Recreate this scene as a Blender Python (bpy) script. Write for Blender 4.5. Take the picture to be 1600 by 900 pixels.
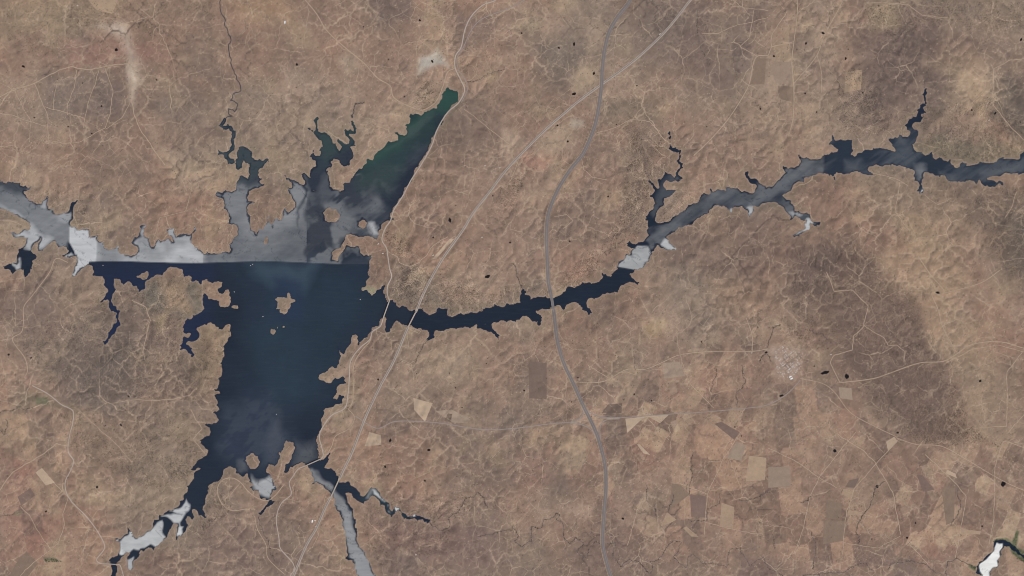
import bpy, bmesh, math, random, heapq
import numpy as np
from mathutils import Vector

# ------------------------------------------------------------------ camera, world, sun, exposure
for o in list(bpy.data.objects):
    bpy.data.objects.remove(o)
scene = bpy.context.scene
C = scene.collection
S = 8.0                      # metres for one unit of the survey grid (1600 x 900 units)
ALT = 60000.0
cam = bpy.data.cameras.new('camera')
cam.sensor_width = 36.0
cam.lens = 36.0 * ALT / (1600 * S)
cam.clip_start = 100.0
cam.clip_end = 400000.0
cam_o = bpy.data.objects.new('camera', cam)
cam_o.location = (0, 0, ALT)
cam_o.rotation_euler = (0, 0, 0)
C.objects.link(cam_o)
scene.camera = cam_o

SUN_EL, SUN_AZ = 52.0, 138.0          # degrees; azimuth clockwise from north (+Y)
world = bpy.data.worlds.new('World')
scene.world = world
world.use_nodes = True
wn = world.node_tree
sky = wn.nodes.new('ShaderNodeTexSky')
sky.sky_type = 'NISHITA'
sky.sun_disc = False
sky.sun_elevation = math.radians(SUN_EL)
sky.sun_rotation = math.radians(SUN_AZ)
bg = wn.nodes['Background']
bg.inputs['Strength'].default_value = 0.10
wn.links.new(sky.outputs[0], bg.inputs['Color'])
sl = bpy.data.lights.new('sun', 'SUN')
sl.energy = 3.6
sl.angle = math.radians(0.53)
sl.color = (1.0, 0.955, 0.89)
sun_o = bpy.data.objects.new('sun', sl)
C.objects.link(sun_o)
ea, aa = math.radians(SUN_EL), math.radians(SUN_AZ)
sd = Vector((math.sin(aa) * math.cos(ea), math.cos(aa) * math.cos(ea), math.sin(ea)))
sun_o.rotation_euler = sd.to_track_quat('Z', 'Y').to_euler()
sun_o.location = sd * 20000
scene.view_settings.view_transform = 'Standard'
scene.view_settings.look = 'None'
scene.view_settings.exposure = 0.0
scene.view_settings.gamma = 1.0
scene.view_settings.use_curve_mapping = False
scene.cycles.max_bounces = 4
scene.cycles.filter_width = 1.0

rng = np.random.default_rng(7)
random.seed(7)

# ------------------------------------------------------------------ survey data (grid units, y down)
MAIN = [(-200,255),(-60,268),(0,284),(10,288),(13,284),(18,287),(30,287),(32,291),(47,293),(37,298),(41,308),(44,312),(50,314),(57,319),(65,320),(70,312),(74,307),(75,312),(73,320),(75,327),(88,336),(104,333),(109,327),(113,317),(120,314),(115,322),(114,333),(109,348),(112,355),(118,355),(120,359),(130,359),(138,359),(139,370),(144,369.6),(150,369),(152.5,376),(160,378),(163,388),(170,391),(180,388),(183.6,385),(184,392),(187,397),(204,401),(216,393),(212,384),(206,379),(217,368),(219,354),(227,353),(223,358),(223.5,368),(232,372),(234,384),(240,387),(248,374),(251,378),(266,374),(272,379),(262,362),(261,358),(269,359),(275,371),(296,367),(304,357),(305,361),(299,368),(298,380),(308,388),(318,398),(344,396),(360,394),(360,383),(372,367),(371,354),(366,350),(357,349),(360,341),(350,326),(352,320),(348,310),(337,305),(338,302),(357,299),(368,298),(374,281),(377,274),(388,280),(391,256),(382,250),(380,240),(377,259),(371,264),(356,252),(349,241),(342,241),(340,232),(345,237),(354,238),(359,234),(363,230),(361,210),(364,207),(359,200),(348,200),(343.6,197),(352,186),(347,195),(350,197),(360,197),(368,207),(365,216),(367,228),(364,236),(357,241),(359,248),(369,257),(372,246),(373,231),(380,229),(386,232),(393,237),(394,247),(404,250),(411,252),(418,248),(413,257),(404,265),(402,274),(408,280),(404,284),(412,288),(400,294),(389,298),(386,308),(387,315),(396,316),(388,320),(386,330),(390,346),(392,360),(401,368),(405,358),(413,362),(412,356),(418,338),(421,348),(426,356),(429,342),(440,344),(442,330),(445,326),(450,333),(462,323),(460,314),(456,306),(452,302),(451,294),(457,293),(456,286),(448,280),(443,272),(456,281),(469,288),(474,290),(477,284),(474,270),(480,275),(486,280),(486,266),(491,261),(495,260),(494,252),(488,248),(486,242),(490,233),(492,243),(500,244),(501,232),(505,229),(503,220),(497,217),(492,210),(481,200),(491,206),(494,203),(491.6,187),(495,183.6),(497,187),(494.5,188),(496,202),(502,208),(509,208),(518,217),(519,224),(525,224),(526,232),(531,237),(535,230),(528,218),(538,225),(546,224),(547,219),(540,212),(539.6,204),(548,202),(553,206),(549,194),(550,180),(551.5,194),(555.6,204),(555,209),(546,208),(545,212),(551,217),(554,225),(546,230),(550,236),(550,246),(546,258),(536,257),(520,248),(515,253),(518,259),(511,263),(511,272),(514,280),(514,292),(519,296),(531,301),(538,297),(536,287),(547,286),(554,272),(566,264),(574,254),(574,248),(582,251),(589,239),(601,230),(607,222),(623.5,219),(618,207),(631,212),(635.5,210.5),(637,198.5),(635,195.5),(640,194),(640,180),(649,177.5),(659,181),(664,174.5),(677.5,169),(685,168.5),(683,164),(691,155),(692.5,146),(697,139),(706,140),(715,146),(716.5,155),(710.5,162.5),(702,171.5),(692.5,186.5),(686.5,197),(680,207.5),(674.5,213.5),(670,230),(662.5,242),(655,255),(645,275),(632,298),(620,320),(612,331),(608,340),(616,343),(610,344),(600,347),(594,351),(594.5,358),(590,367),(587,373),(582,370),(577,368.5),(570,368.5),(566,370),(560,370),(558,367),(548,364),(540,368),(536,380),(518,394),(518,406),(528,409),(532,398),(538,390),(542,384),(550,386),(560,384),(562,394),(568,400),(580,401),(576,419),(577,433),(571,439),(572,446),(565,449),(566,455),(574,454),(581,465),(587,458),(589,453),(600,447),(598,458),(606,471),(614,468),(618,476),(625,481),(628,478),(640,486),(648,484),(656,482),(670,493),(682,488),(686,480),(698,483),(700,482),(698,488),(699,493),(712,494),(724,492),(752,487),(768,481),(790,478),(792,475),(796,477),(814,472),(816,450),(820,461),(826,462),(829,469),(840,464),(860,465),(877,460),(886,449),(897,450),(918,442),(923.6,444),(932,443),(944,432),(940,426),(955,433),(966,421),(964,417),(973,406.5),(985,398),(995.5,386),(980.6,385),(983,378),(995.5,381),(1006,377.5),(1015,367),(1009,338),(1020,328),(1025,318),(1020,308),(1015,306),(1024,298),(1014,283),(1026,295),(1031,294),(1029,284),(1026,280),(1032,281),(1040,271),(1046,272),(1054,279),(1056,270),(1063,262),(1058,252),(1062,236),(1053,237),(1048,234),(1045,216),(1047,213),(1044,209),(1046.5,205),(1046.8,210),(1048.8,214),(1046.8,218),(1050,232),(1058,233),(1063.8,236),(1061,252),(1066,262),(1059,272),(1067,279),(1060,284),(1052,283),(1040,281),(1036,288),(1040,298),(1055,297),(1042,308),(1037,310),(1037,319),(1025,334),(1023,344),(1028,349),(1044,347),(1060,336),(1080,320),(1092,316),(1098,304),(1109,304),(1109,294),(1113,300),(1126,297),(1134,299),(1138,292),(1142,296),(1152,295),(1170,302),(1180,300),(1183,290),(1170,282),(1166,277),(1165,270),(1169.5,266),(1168,274),(1172,279),(1182,280),(1190,288),(1197,294),(1208,292),(1218,281),(1229,270),(1222,259),(1231,264),(1242,262),(1252,254),(1249,242.5),(1256,248),(1261,247),(1270,249),(1283.5,248),(1294,242),(1307.5,238),(1312,233),(1304.5,229),(1295.5,226),(1302,212.5),(1305,220),(1315,218.5),(1330,221),(1330,230.5),(1333,235),(1328.5,242.5),(1336,245.5),(1346.5,239.5),(1357,234),(1375,232),(1390,235),(1400.5,236.5),(1397.5,230.5),(1389,218.5),(1388,216.5),(1397.5,216.5),(1406.5,210.5),(1417,215),(1422,211),(1423,206),(1417,203),(1416,195.5),(1420,188),(1432,183),(1435,176),(1434,171.5),(1438,169),(1439,164),(1446,162),(1443.5,151),(1445.4,140),(1446.6,140),(1445.7,149),(1448.5,161),(1442.5,167),(1446,175),(1439.5,177.5),(1437,191),(1427.5,192),(1424.5,198.5),(1433.5,204.5),(1434,212),(1424.5,225.5),(1427.5,233),(1439.5,240.5),(1448.5,243),(1455,238),(1457.5,246.5),(1463.5,249.5),(1471,247),(1475.5,251),(1484.5,251),(1486,257),(1493.5,263),(1502.5,255),(1511,256),(1506,261.5),(1534,255),(1546,255.5),(1559.5,249.5),(1574.5,248),(1594,248),(1596,240.5),(1602,236),(1660,228),(1800,215),
 (1800,262),(1690,262),(1640,270),(1600,270),(1585,270.5),(1570,270),(1565.5,273),(1540,277),(1544.5,283),(1556.5,285.5),(1562,282),(1569,291),(1562.5,286),(1558,288.5),(1544.5,291),(1537,288.5),(1531,279.5),(1525,287),(1521,281),(1510,282),(1490.5,283),(1480,279.5),(1472.5,273.5),(1460.5,273.5),(1444,269),(1442,272),(1442.5,296),(1441,302),(1433,298),(1436.5,294.5),(1436.5,287),(1430.5,281),(1429,266),(1409.5,259),(1397.5,258),(1384,257),(1367.5,257),(1358.5,259),(1356,266.5),(1363,272.5),(1351,272),(1345,267),(1330,269),(1315,269),(1306,269),(1302,274),(1304.5,280),(1297,272),(1288,270),(1276,272),(1267,273),(1253.5,277),(1255,284.5),(1244.5,284.5),(1237,293.5),(1235.5,298),(1219,305),(1228,312),(1238,321),(1242,330),(1260,332),(1266,342),(1280,348),(1280,352),(1266,348),(1262,359),(1248,366),(1241,370),(1240,368),(1250,361),(1259,356),(1260,344),(1244,337),(1237,342),(1231,334),(1226,327),(1208,315),(1190,318),(1184,323),(1176,321),(1175,334),(1171,339),(1168,328),(1160,322),(1146,322),(1142,333),(1137,324),(1114,323),(1104,334),(1101,334),(1088,342),(1080,351),(1060,354),(1048,366),(1039.5,370.5),(1055,389),(1046,390),(1027,382),(1022,390),(1015,393),(1013,407),(1004,418),(992,420.5),(990,425),(983,429),(991,437),(995.5,441.6),(999,440.4),(995.5,443),(988.5,441),(978,442.5),(969,446),(965,455.7),(960.4,455),(941,459),(932,465),(917.4,469),(916.6,479),(923.6,487),(921,489.6),(911,483),(908,476),(898,471.5),(887.6,475),(881.4,482),(877,479.4),(862,480),(850,483),(836.7,484.6),(844.6,493.4),(845.5,500.4),(842,508),(839.7,506.6),(841.4,500.4),(828.8,498),(822.6,493),(816,493),(805,501),(784,500),(756,506),(758,509),(768,509),(774,518),(778,531),(775,526),(768,518),(756,516),(748,513),(744,506),(734,513),(730,511),(710,512),(698,514),(680,516),(678,526),(668,530),(669,516),(658,513),(638,508),(617,502),(614,508),(608,517),(602,515),(604,498),(600,495),(594,498),(593,507),(580,514),(574,526),(560,538),(560,524),(550,524),(549,534),(539,549),(538,553),(528,541),(530,552),(531,560),(528,568),(526,575),(518,572),(510,580),(497,590),(506,595),(518,598),(524,591),(536,588),(540,598),(533,600),(526,610),(525,617),(520,622),(527,625),(530,618),(536,620),(532,630),(518,636),(505,641),(504,650),(501,656),(502,668),(495,682),(496,698),(497,714),(500,719),(510,712),(515,707),(507,732),(516,732),(526,742),(530,752),(544,752),(548,759),(558,766),(562,774),(570,776),(576,768),(587,763.6),(594,770),(593,774),(600,781),(605,785),(611,800),(616,801),(617,793),(623,793),(630,802),(638,808),(648,805),(662,809),(672,815),(670,816.6),(660,810.8),(648,808.5),(640,812),(632,809),(623,797),(612,807),(606,802),(602,790),(594,788),(586,776),(582,774),(574,782),(566,786),(558,782),(551,774),(544,769),(540,770),(541,780),(546,790),(551,802),(555,812),(556,826),(557,842),(560,854),(570,867.5),(579,885),(587.5,900),(600,930),(625,1000),(580,1000),(566,930),(560,900),(556,890),(551,875),(542.5,874),(542.5,855),(539,835),(535,822),(532.5,802),(525,790),(524,780),(517.5,772.5),(507.5,762.5),(494,752),(490,755),(487.5,741),(482,730),(478,727),(474,723),(464,725),(458,729),(453,729),(450,737),(444,738),(446,726),(456,712),(461,698),(459,690),(445,688),(444,698),(435,706),(434,720),(429,728),(420,724),(417,730),(416,738),(426,750),(432,765),(426,765),(423,778),(427,784),(421,790),(412,797),(406,804),(405,802),(412,795),(419,783),(408,777),(402,766),(390,763),(397,758),(388,744),(386,738),(382,744),(376,742),(369,738),(368,730),(360,728),(350,733),(346,746),(338,752),(328,756),(324,764),(320,778),(316,796),(320,807),(310,805),(305,795),(301,794),(303,808),(300,812),(292,806),(289,812),(292,820),(290,829),(282,836),(276,842),(275,836),(277,828),(278,820),(270,818),(264,830),(260,840),(252,846),(250,848),(238,856),(232,853),(224,862),(219,858),(216,864),(219,867),(210,874),(207,880),(207,889),(201,889),(200,880),(202,868),(208,860),(205,861),(193,868),(182,880),(183,886),(180,899),(170,960),(160,1010),(152,1010),(164,940),(173,900),(176,890),(173,880),(172,874),(186,864),(188,858),(182,842),(189,844),(193,838),(200,834),(199,824),(205,832),(207,838),(226,835),(240,824),(240,816),(250,813),(249,805),(254,806),(268,798),(274,794),(287,776),(292,770),(298,754),(304,746),(306,737),(315,731),(295,734),(302,731),(312,718),(327,704),(314,694),(316,686),(327,682),(328,669),(322,663),(338,661),(342,658),(335,644),(346,640),(339,634),(335,618),(346,614),(336,610),(341,602),(345,594),(342,590),(349,579),(346,572),(349,560),(350,548),(353,536),(361,520),(360,512),(364,506),(353,507),(348,514),(344,514),(335,506),(329,503),(307,510),(311,520),(308,530),(292,534),(290,538),(298,547),(303,553),(301,557),(297,557),(300,553.6),(292,547),(283,545),(284,538),(286,528),(296,527),(300,522),(288,520),(287,512),(290,504),(300,498),(302,493),(310,491),(320,482),(317,474),(318,464),(319,459),(326,468),(332,468),(342,471),(344,481),(356,480),(361,466),(359,456),(355,451),(343,458),(340,452),(347,447),(348,441),(338,439),(326,440),(324,435),(315,438),(314,445),(306,437),(301,440),(300,433),(289,431),(286,422),(268,416),(262,418),(253,430),(242,430),(231,437),(226,443),(225,452),(218,455),(214,447),(199,439),(193,445),(189,438),(182,435),(175,433),(178,440),(180,452),(175,462),(176,478),(182,483),(187,487),(185,494),(187.5,504),(178.5,520),(165,537),(161.5,534),(173,516),(182.5,504),(181,496),(183,490),(176,486),(170,480),(169,468),(158,471),(160,469),(169,456),(163,446),(164,438),(160,431),(147,430),(144,414),(139,413),(131,418),(124,424),(116,430),(113,429),(116,420),(121,408),(120,399),(115,400),(98,400),(108,392),(104,386),(94,386),(86,376),(80,378),(68,388),(66,392),(60,392),(60,382),(63,371),(58,378),(49,388),(48,392),(56,402),(50,410),(47,420),(42,430),(38,430),(43,416),(30,420),(18,426),(7,418),(12,414),(26,412),(26,404),(30,392),(35,388),(41,378),(43,372),(30,370),(22,370),(19,364),(26,366),(34,362),(48,358),(48,352),(36,341),(20,332),(8,327),(0,325),(-60,312),(-200,300)]
FARM_LAKE = [(1527,896),(1526,884),(1530,878),(1536,875),(1540,869),(1546,866),(1551,862),(1552.5,852),(1553,846),(1560,844),(1569,844),(1573,847),(1582,851),(1590,858),(1596,865),(1600,868),(1612,874),(1640,886),(1640,890),(1610,878),(1600,872),(1594,867.5),(1585,861),(1578,854.5),(1569,853),(1566,856),(1563,861),(1563,867),(1559,874),(1561,884),(1550,889),(1546,893),(1547,900),(1544,910),(1537,908),(1535,898),(1530,895)]
ISLANDS = [[(451,455),(454,460),(454,466),(461,468),(462,471),(454,474),(455,478),(451,483),(449,488),(444,492),(437,489),(437,484),(431,484),(433,478),(432,470),(429,467),(433,464),(443,464),(449,465),(448,458)],
 [(423,508),(425,514),(431,516),(430,520),(426,524),(421.6,522),(422,516)],
 [(441,510),(443,508.5),(445.5,510),(444,512.5),(441.5,512)],
 [(432.8,510),(434.2,510.4),(433.8,514),(432.6,513.5)],
 [(504,333),(516,324),(526,326),(531.6,335),(528,344),(516,349),(508,345),(507,338)],
 [(559,346),(566,341.6),(574,348),(572,356),(566,358.6),(560,354)],
 [(413,370),(418,370),(418,380),(414,383),(412,378)],
 [(212,430),(230,423),(230,436),(222,437)],
 [(360,479),(372,477),(371.6,483),(365,482)],
 [(383,714),(394,707),(403,712),(406,724),(402,730),(392,733),(386,726)],
 [(486.5,296),(492,296),(493,298),(487,297.5)]]

# roads ---------------------------------------------------------------
MOTORWAY_N = [(1002,-60),(985,0),(965,27),(952,50),(945,77),(941,110),(940,132),(936,165),(930,195),(920,222),(910,242),(890,267),(870,300),(857,335),(854,365),(855,402),(857,440),(861.5,463.5)]
MOTORWAY_S = [(864.5,481.5),(866,492),(872,537),(882,570),(895,597),(912,635),(930,672),(937,692),(945,725),(947,757),(944,800),(942,850),(947,875),(954,899),(975,960)]
EMB_N = [(1130,-60),(1079,0),(1050,37),(1032,57),(1000,87),(975,107),(940,132),(907,156),(882,177),(850,205),(815,240),(790,267),(765,300),(740,332),(725,357),(690,407),(665,452),(649.5,488)]
EMB_M = [(638,510.5),(635,517),(615,565),(595,602),(570,655),(556,692),(548,712),(538,732),(529.5,750)]
EMB_S = [(517,776.5),(508,794),(494,826),(480,850),(460,897),(440,950)]
OLD_N = [(800,-30),(775,0),(755,8),(737,25),(727,45),(720,75),(712,87),(711,105),(720,125),(726,140),(717,160),(700,175),(682,205),(676,224),(667,242),(655,262),(642,282),(630,305),(615,329),(610,345),(603,355),(598,367),(597,376),(604,388),(606,400),(609,420),(612,432),(606,446),(605,458),(608.5,470)]
OLD_M = [(599,496.5),(594,510),(582,518),(578,530),(562,544),(548,564),(546,586),(544,614),(539,637),(518,649),(509,660),(499,680),(503,700),(505,712),(501.5,717)]
OLD_S = [(478,727.5),(466,733),(458,744),(452,754),(455,772),(440,786),(432,808),(436,840),(438,856),(458,880),(460,890),(454,899),(446,930)]
WEST_N = [(50,602),(76,616),(96,632),(114,642),(114,660),(109,680),(107,706),(115,720),(110,736),(102,754),(106.6,775.5),(137,809),(155,834),(163.5,855.5),(151,875),(156,880),(169,881)]
WEST_S = [(184,882),(187,882.5),(192,896),(200,930)]
ROADS = [  # name, points, width, tone
 ('country_road', [(555,650),(590,669),(615,659),(665,659),(695,662),(755,671),(805,669),(860,662),(895,659)], 1.5, 'grey'),
 ('country_road', [(966,653),(1045,647),(1095,644),(1150,639),(1200,632),(1231,614),(1250,594)], 1.4, 'grey'),
 ('slip_road', [(890,660),(905,654),(911,646),(909,632)], 1.8, 'grey'),
 ('slip_road', [(914,638),(928,648),(950,652.6),(968,652)], 1.8, 'grey'),
 ('slip_road', [(890,660.5),(910,664),(924,672),(934,688)], 1.8, 'grey'),
 ('slip_road', [(968,654),(945,657),(938,666),(938,688)], 1.8, 'grey'),
 ('overpass_road', [(893,660),(922,656),(966,653)], 1.2, 'pale'),
 ('country_road', [(544,639),(554,652),(546,669),(524,682),(518,698),(510,710),(503,715)], 1.1, 'pale'),
 ('country_road', [(581,518),(578,533),(568,544),(556,562),(552,576),(552,610),(550,630),(544,638),(540,637)], 1.3, 'pale'),
 ('country_road', [(830,-6),(800,11),(750,32),(735,50),(725,72),(714,92),(717,110),(727,125),(730,140),(721,160)], 1.3, 'grey'),
 ('country_road', [(465,-15),(477,0),(495,22),(510,47),(540,75),(570,100),(590,122),(610,135),(615,152),(650,170),(660,172),(680,160),(692,135),(700,112),(710,107)], 1.4, 'pale'),
 ('country_road', [(1200,87),(1182,89),(1170,132),(1160,152),(1137,187),(1110,218),(1084,243)], 1.4, 'pale'),
 ('country_road', [(1247,-20),(1245,27),(1240,67),(1237,95),(1240,135),(1239,185),(1232,212)], 1.2, 'pale'),
 ('country_road', [(1325,-20),(1315,5),(1287,57),(1277,85),(1241,130)], 1.2, 'pale'),
 ('dirt_track', [(1205,74),(1240,65)], 1.3, 'pale'),
 ('dirt_track', [(1277,85),(1284,117),(1284,145)], .9, 'pale'),
 ('dirt_track', [(1229,19),(1205,57),(1205,72),(1200,87)], 1.1, 'pale'),
 ('dirt_track', [(1140,-5),(1160,12),(1200,17)], .9, 'pale'),
 ('dirt_track', [(1097,53),(1122,53),(1150,40),(1176,35),(1200,27)], .9, 'pale'),
 ('dirt_track', [(1178,15),(1174,40),(1170,60),(1156,73),(1183,88)], .9, 'pale'),
 ('dirt_track', [(1040,220),(1015,190),(985,187),(960,200),(932,208)], .9, 'pale'),
 ('dirt_track', [(0,152),(25,140),(55,130),(92,110),(112,104),(140,109),(175,102),(215,99)], 1.3, 'pale'),
 ('dirt_track', [(54,130),(67,162),(75,182),(76,217)], 1.0, 'pale'),
 ('dirt_track', [(-20,176),(0,177),(20,180),(47,190),(72,197)], 1.0, 'pale'),
 ('dirt_track', [(24,142),(37,170),(49,190),(47,222)], .9, 'pale'),
 ('dirt_track', [(120,110),(117,137),(106,162),(106,180)], .9, 'pale'),
 ('dirt_track', [(70,167),(107,177),(132,185)], 1.0, 'pale'),
 ('dirt_track', [(165,107),(177,142),(172,180),(165,200),(125,222),(100,224),(77,220)], 1.0, 'pale'),
 ('dirt_track', [(205,120),(206,160),(210,180),(222,207),(235,224),(258,258)], 1.3, 'pale'),
 ('dirt_track', [(205,157),(190,185),(165,202)], .9, 'pale'),
 ('dirt_track', [(155,110),(137,165),(131,200)], .9, 'pale'),
 ('dirt_track', [(90,125),(84,160),(84,172)], .8, 'pale'),
 ('country_road', [(106,410),(88,404),(78,425),(62,447),(50,463),(38,479),(37,505),(34,519),(20,529),(40,561),(43,581),(38,590)], 1.2, 'pale'),
 ('dirt_track', [(20,529),(-20,532)], 1.0, 'pale'),
 ('dirt_track', [(106,697),(88,693),(70,708),(42,724),(20,738),(0,766),(-20,790)], 1.4, 'pale'),
 ('dirt_track', [(106.6,776),(98.6,802),(101,820),(92,848),(80,859),(64,836),(46,804),(32,791)], 1.0, 'pale'),
 ('dirt_track', [(80,859),(62,872),(40,890),(10,930)], 1.0, 'pale'),
 ('dirt_track', [(85,755),(106,776)], 1.0, 'pale'),
 ('dirt_track', [(176,630),(200,625),(246,626),(270,624),(296,618),(308,606)], .9, 'pale'),
 ('dirt_track', [(298,640),(306,656),(316,670),(302,686),(320,708)], .9, 'pale'),
 ('dirt_track', [(206,469),(228,480),(235,500),(228,530),(223,552)], 1.1, 'pale'),
 ('dirt_track', [(124,642),(150,665),(178,690),(206,722)], .8, 'pale'),
 ('country_road', [(386,795),(360,797),(344,782),(340,762),(348,750),(364,747),(376,754),(388,768),(404,779),(418,782),(430,774),(443,758)], 1.3, 'pale'),
 ('dirt_track', [(376,754),(366,766),(360,774)], .8, 'pale'),
 ('country_road', [(398,806),(402,826),(416,852),(418,870),(430,884),(446,898)], 1.1, 'pale'),
 ('dirt_track', [(1291,425),(1303,455),(1331,453),(1356,478),(1348,512),(1333,525),(1331,547),(1303,555),(1297,566),(1312,598)], 1.1, 'pale'),
 ('dirt_track', [(1350,509),(1381,528),(1387,539),(1400,539),(1414,550),(1412,566)], .9, 'pale'),
 ('country_road', [(1434,400),(1453,428),(1475,456),(1472,460)], 1.1, 'pale'),
 ('country_road', [(1475,458),(1534,441),(1562,422)], 1.1, 'pale'),
 ('country_road', [(1456,462),(1466,485),(1472,509),(1494,550)], 1.2, 'pale'),
 ('country_road', [(1312,598),(1366,591),(1387,584),(1437,567),(1475,564),(1494,553),(1516,539),(1562,534),(1600,544),(1640,552)], 1.3, 'pale'),
 ('dirt_track', [(1478,566),(1500,556),(1520,545),(1562,540),(1600,550)], .9, 'pale'),
 ('country_road', [(1250,591),(1287,600),(1303,612),(1328,644),(1366,666),(1400,682)], 1.0, 'pale'),
 ('dirt_track', [(1597,550),(1573,581),(1573,631),(1572,666),(1522,669)], 1.0, 'pale'),
 ('dirt_track', [(1620,635),(1600,647),(1572,678)], 1.0, 'pale'),
 ('country_road', [(1166,497),(1175,525),(1175,549)], 1.1, 'pale'),
 ('country_road', [(900,597),(942,596),(980,577),(1007,577),(1037,565),(1060,555),(1112,549),(1175,549),(1200,545)], 1.2, 'pale'),
 ('dirt_track', [(918,570),(936,582),(950,590)], .8, 'pale'),
 ('dirt_track', [(1065,565),(1080,602),(1115,637)], .9, 'pale'),
 ('dirt_track', [(1012,655),(1045,687)], .9, 'pale'),
 ('dirt_track', [(1307,677),(1322,687),(1350,705),(1367,722),(1395,770),(1407,835)], 1.1, 'pale'),
 ('dirt_track', [(1337,675),(1317,697),(1280,745),(1265,775),(1255,825),(1240,865)], 1.0, 'pale'),
 ('dirt_track', [(1405,685),(1382,710),(1335,762),(1322,800),(1315,875)], 1.0, 'pale'),
 ('country_road', [(1400,684),(1430,694),(1470,697),(1510,718),(1550,742),(1585,760),(1640,780)], 1.1, 'pale'),
 ('dirt_track', [(1567,689),(1554,730),(1552,815),(1545,850)], 1.1, 'pale'),
 ('dirt_track', [(1445,710),(1495,757),(1509,775),(1500,830),(1492,872)], 1.1, 'pale'),
 ('dirt_track', [(1567,689),(1600,699),(1640,710)], 1.0, 'pale'),
 ('dirt_track', [(1417,845),(1430,860),(1450,882)], .9, 'pale'),
 ('dirt_track', [(1317,847),(1372,856),(1407,837)], .8, 'pale'),
 ('dirt_track', [(1200,700),(1245,722),(1280,746),(1307,762)], .9, 'pale'),
 ('dirt_track', [(1157,675),(1127,722),(1105,772),(1100,835)], 1.1, 'pale'),
 ('dirt_track', [(1062,755),(1105,772)], 1.0, 'pale'),
 ('dirt_track', [(1100,815),(1135,825),(1185,835)], .9, 'pale'),
 ('dirt_track', [(995,797),(980,852)], .9, 'pale'),
 ('dirt_track', [(605,392),(612,397),(621,401),(624,410),(632,414),(642,416),(655,410),(666,400),(676,385),(688,376),(700,370)], 1.1, 'pale'),
 ('dirt_track', [(638,512),(650,514),(657,518),(655,521),(645,517),(639,513)], .9, 'pale'),
 ('dirt_track', [(637,520),(638,544),(628,541),(620,537),(617,541),(623,545)], .7, 'pale'),
 ('dirt_track', [(540,733),(548,734),(550,728),(545,726),(541,731),(534,734),(528,732),(524,738),(532,740)], .8, 'pale'),
 ('dirt_track', [(516,778),(521,783),(513,780),(509,775),(507,784),(512,792),(505,788),(503,797),(508,796)], .8, 'pale'),
 ('dirt_track', [(480,852),(472,858),(462,869)], .8, 'pale'),
 ('dirt_track', [(495,828),(498,836),(492,848),(488,856)], .9, 'pale'),
 ('dirt_track', [(725,170),(757,195),(800,228)], .9, 'pale'),
 ('dirt_track', [(660,50),(650,75),(650,90)], .8, 'pale'),
 ('dirt_track', [(655,62),(668,72),(677,82)], .9, 'pale'),
 ('dirt_track', [(908,245),(912,265),(925,277),(948,281)], .8, 'pale'),
 ('dirt_track', [(866,338),(885,335),(895,345),(880,357)], .8, 'pale'),
 ('dirt_track', [(813,242),(806,262),(796,285)], .8, 'pale'),
 ('dirt_track', [(1350,5),(1390,5),(1420,8),(1440,24),(1480,28)], .9, 'pale'),
 ('dirt_track', [(1550,145),(1552,165),(1580,200),(1610,230)], 1.0, 'pale'),
 ('dirt_track', [(1552,140),(1552,108),(1575,95),(1600,92)], 1.0, 'pale'),
 ('dirt_track', [(1520,110),(1540,130),(1538,140),(1515,165)], .9, 'pale'),
 ('dirt_track', [(1362,270),(1380,274),(1405,282),(1418,290)], .9, 'pale'),
 ('dirt_track', [(1405,285),(1403,305),(1398,330),(1420,360)], .9, 'pale'),
 ('dirt_track', [(1445,305),(1465,320),(1485,310)], .8, 'pale'),
 ('dirt_track', [(1588,300),(1582,320),(1570,340)], .9, 'pale'),
 ('dirt_track', [(240,372),(250,340),(290,330),(300,290),(292,280)], .7, 'pale'),
 ('dirt_track', [(292,298),(284,280),(290,255)], .9, 'pale'),
 ('dirt_track', [(294,296),(310,284),(335,275)], .8, 'pale'),
 ('dirt_track', [(0,345),(15,345),(35,352)], .8, 'pale'),
]
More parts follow.
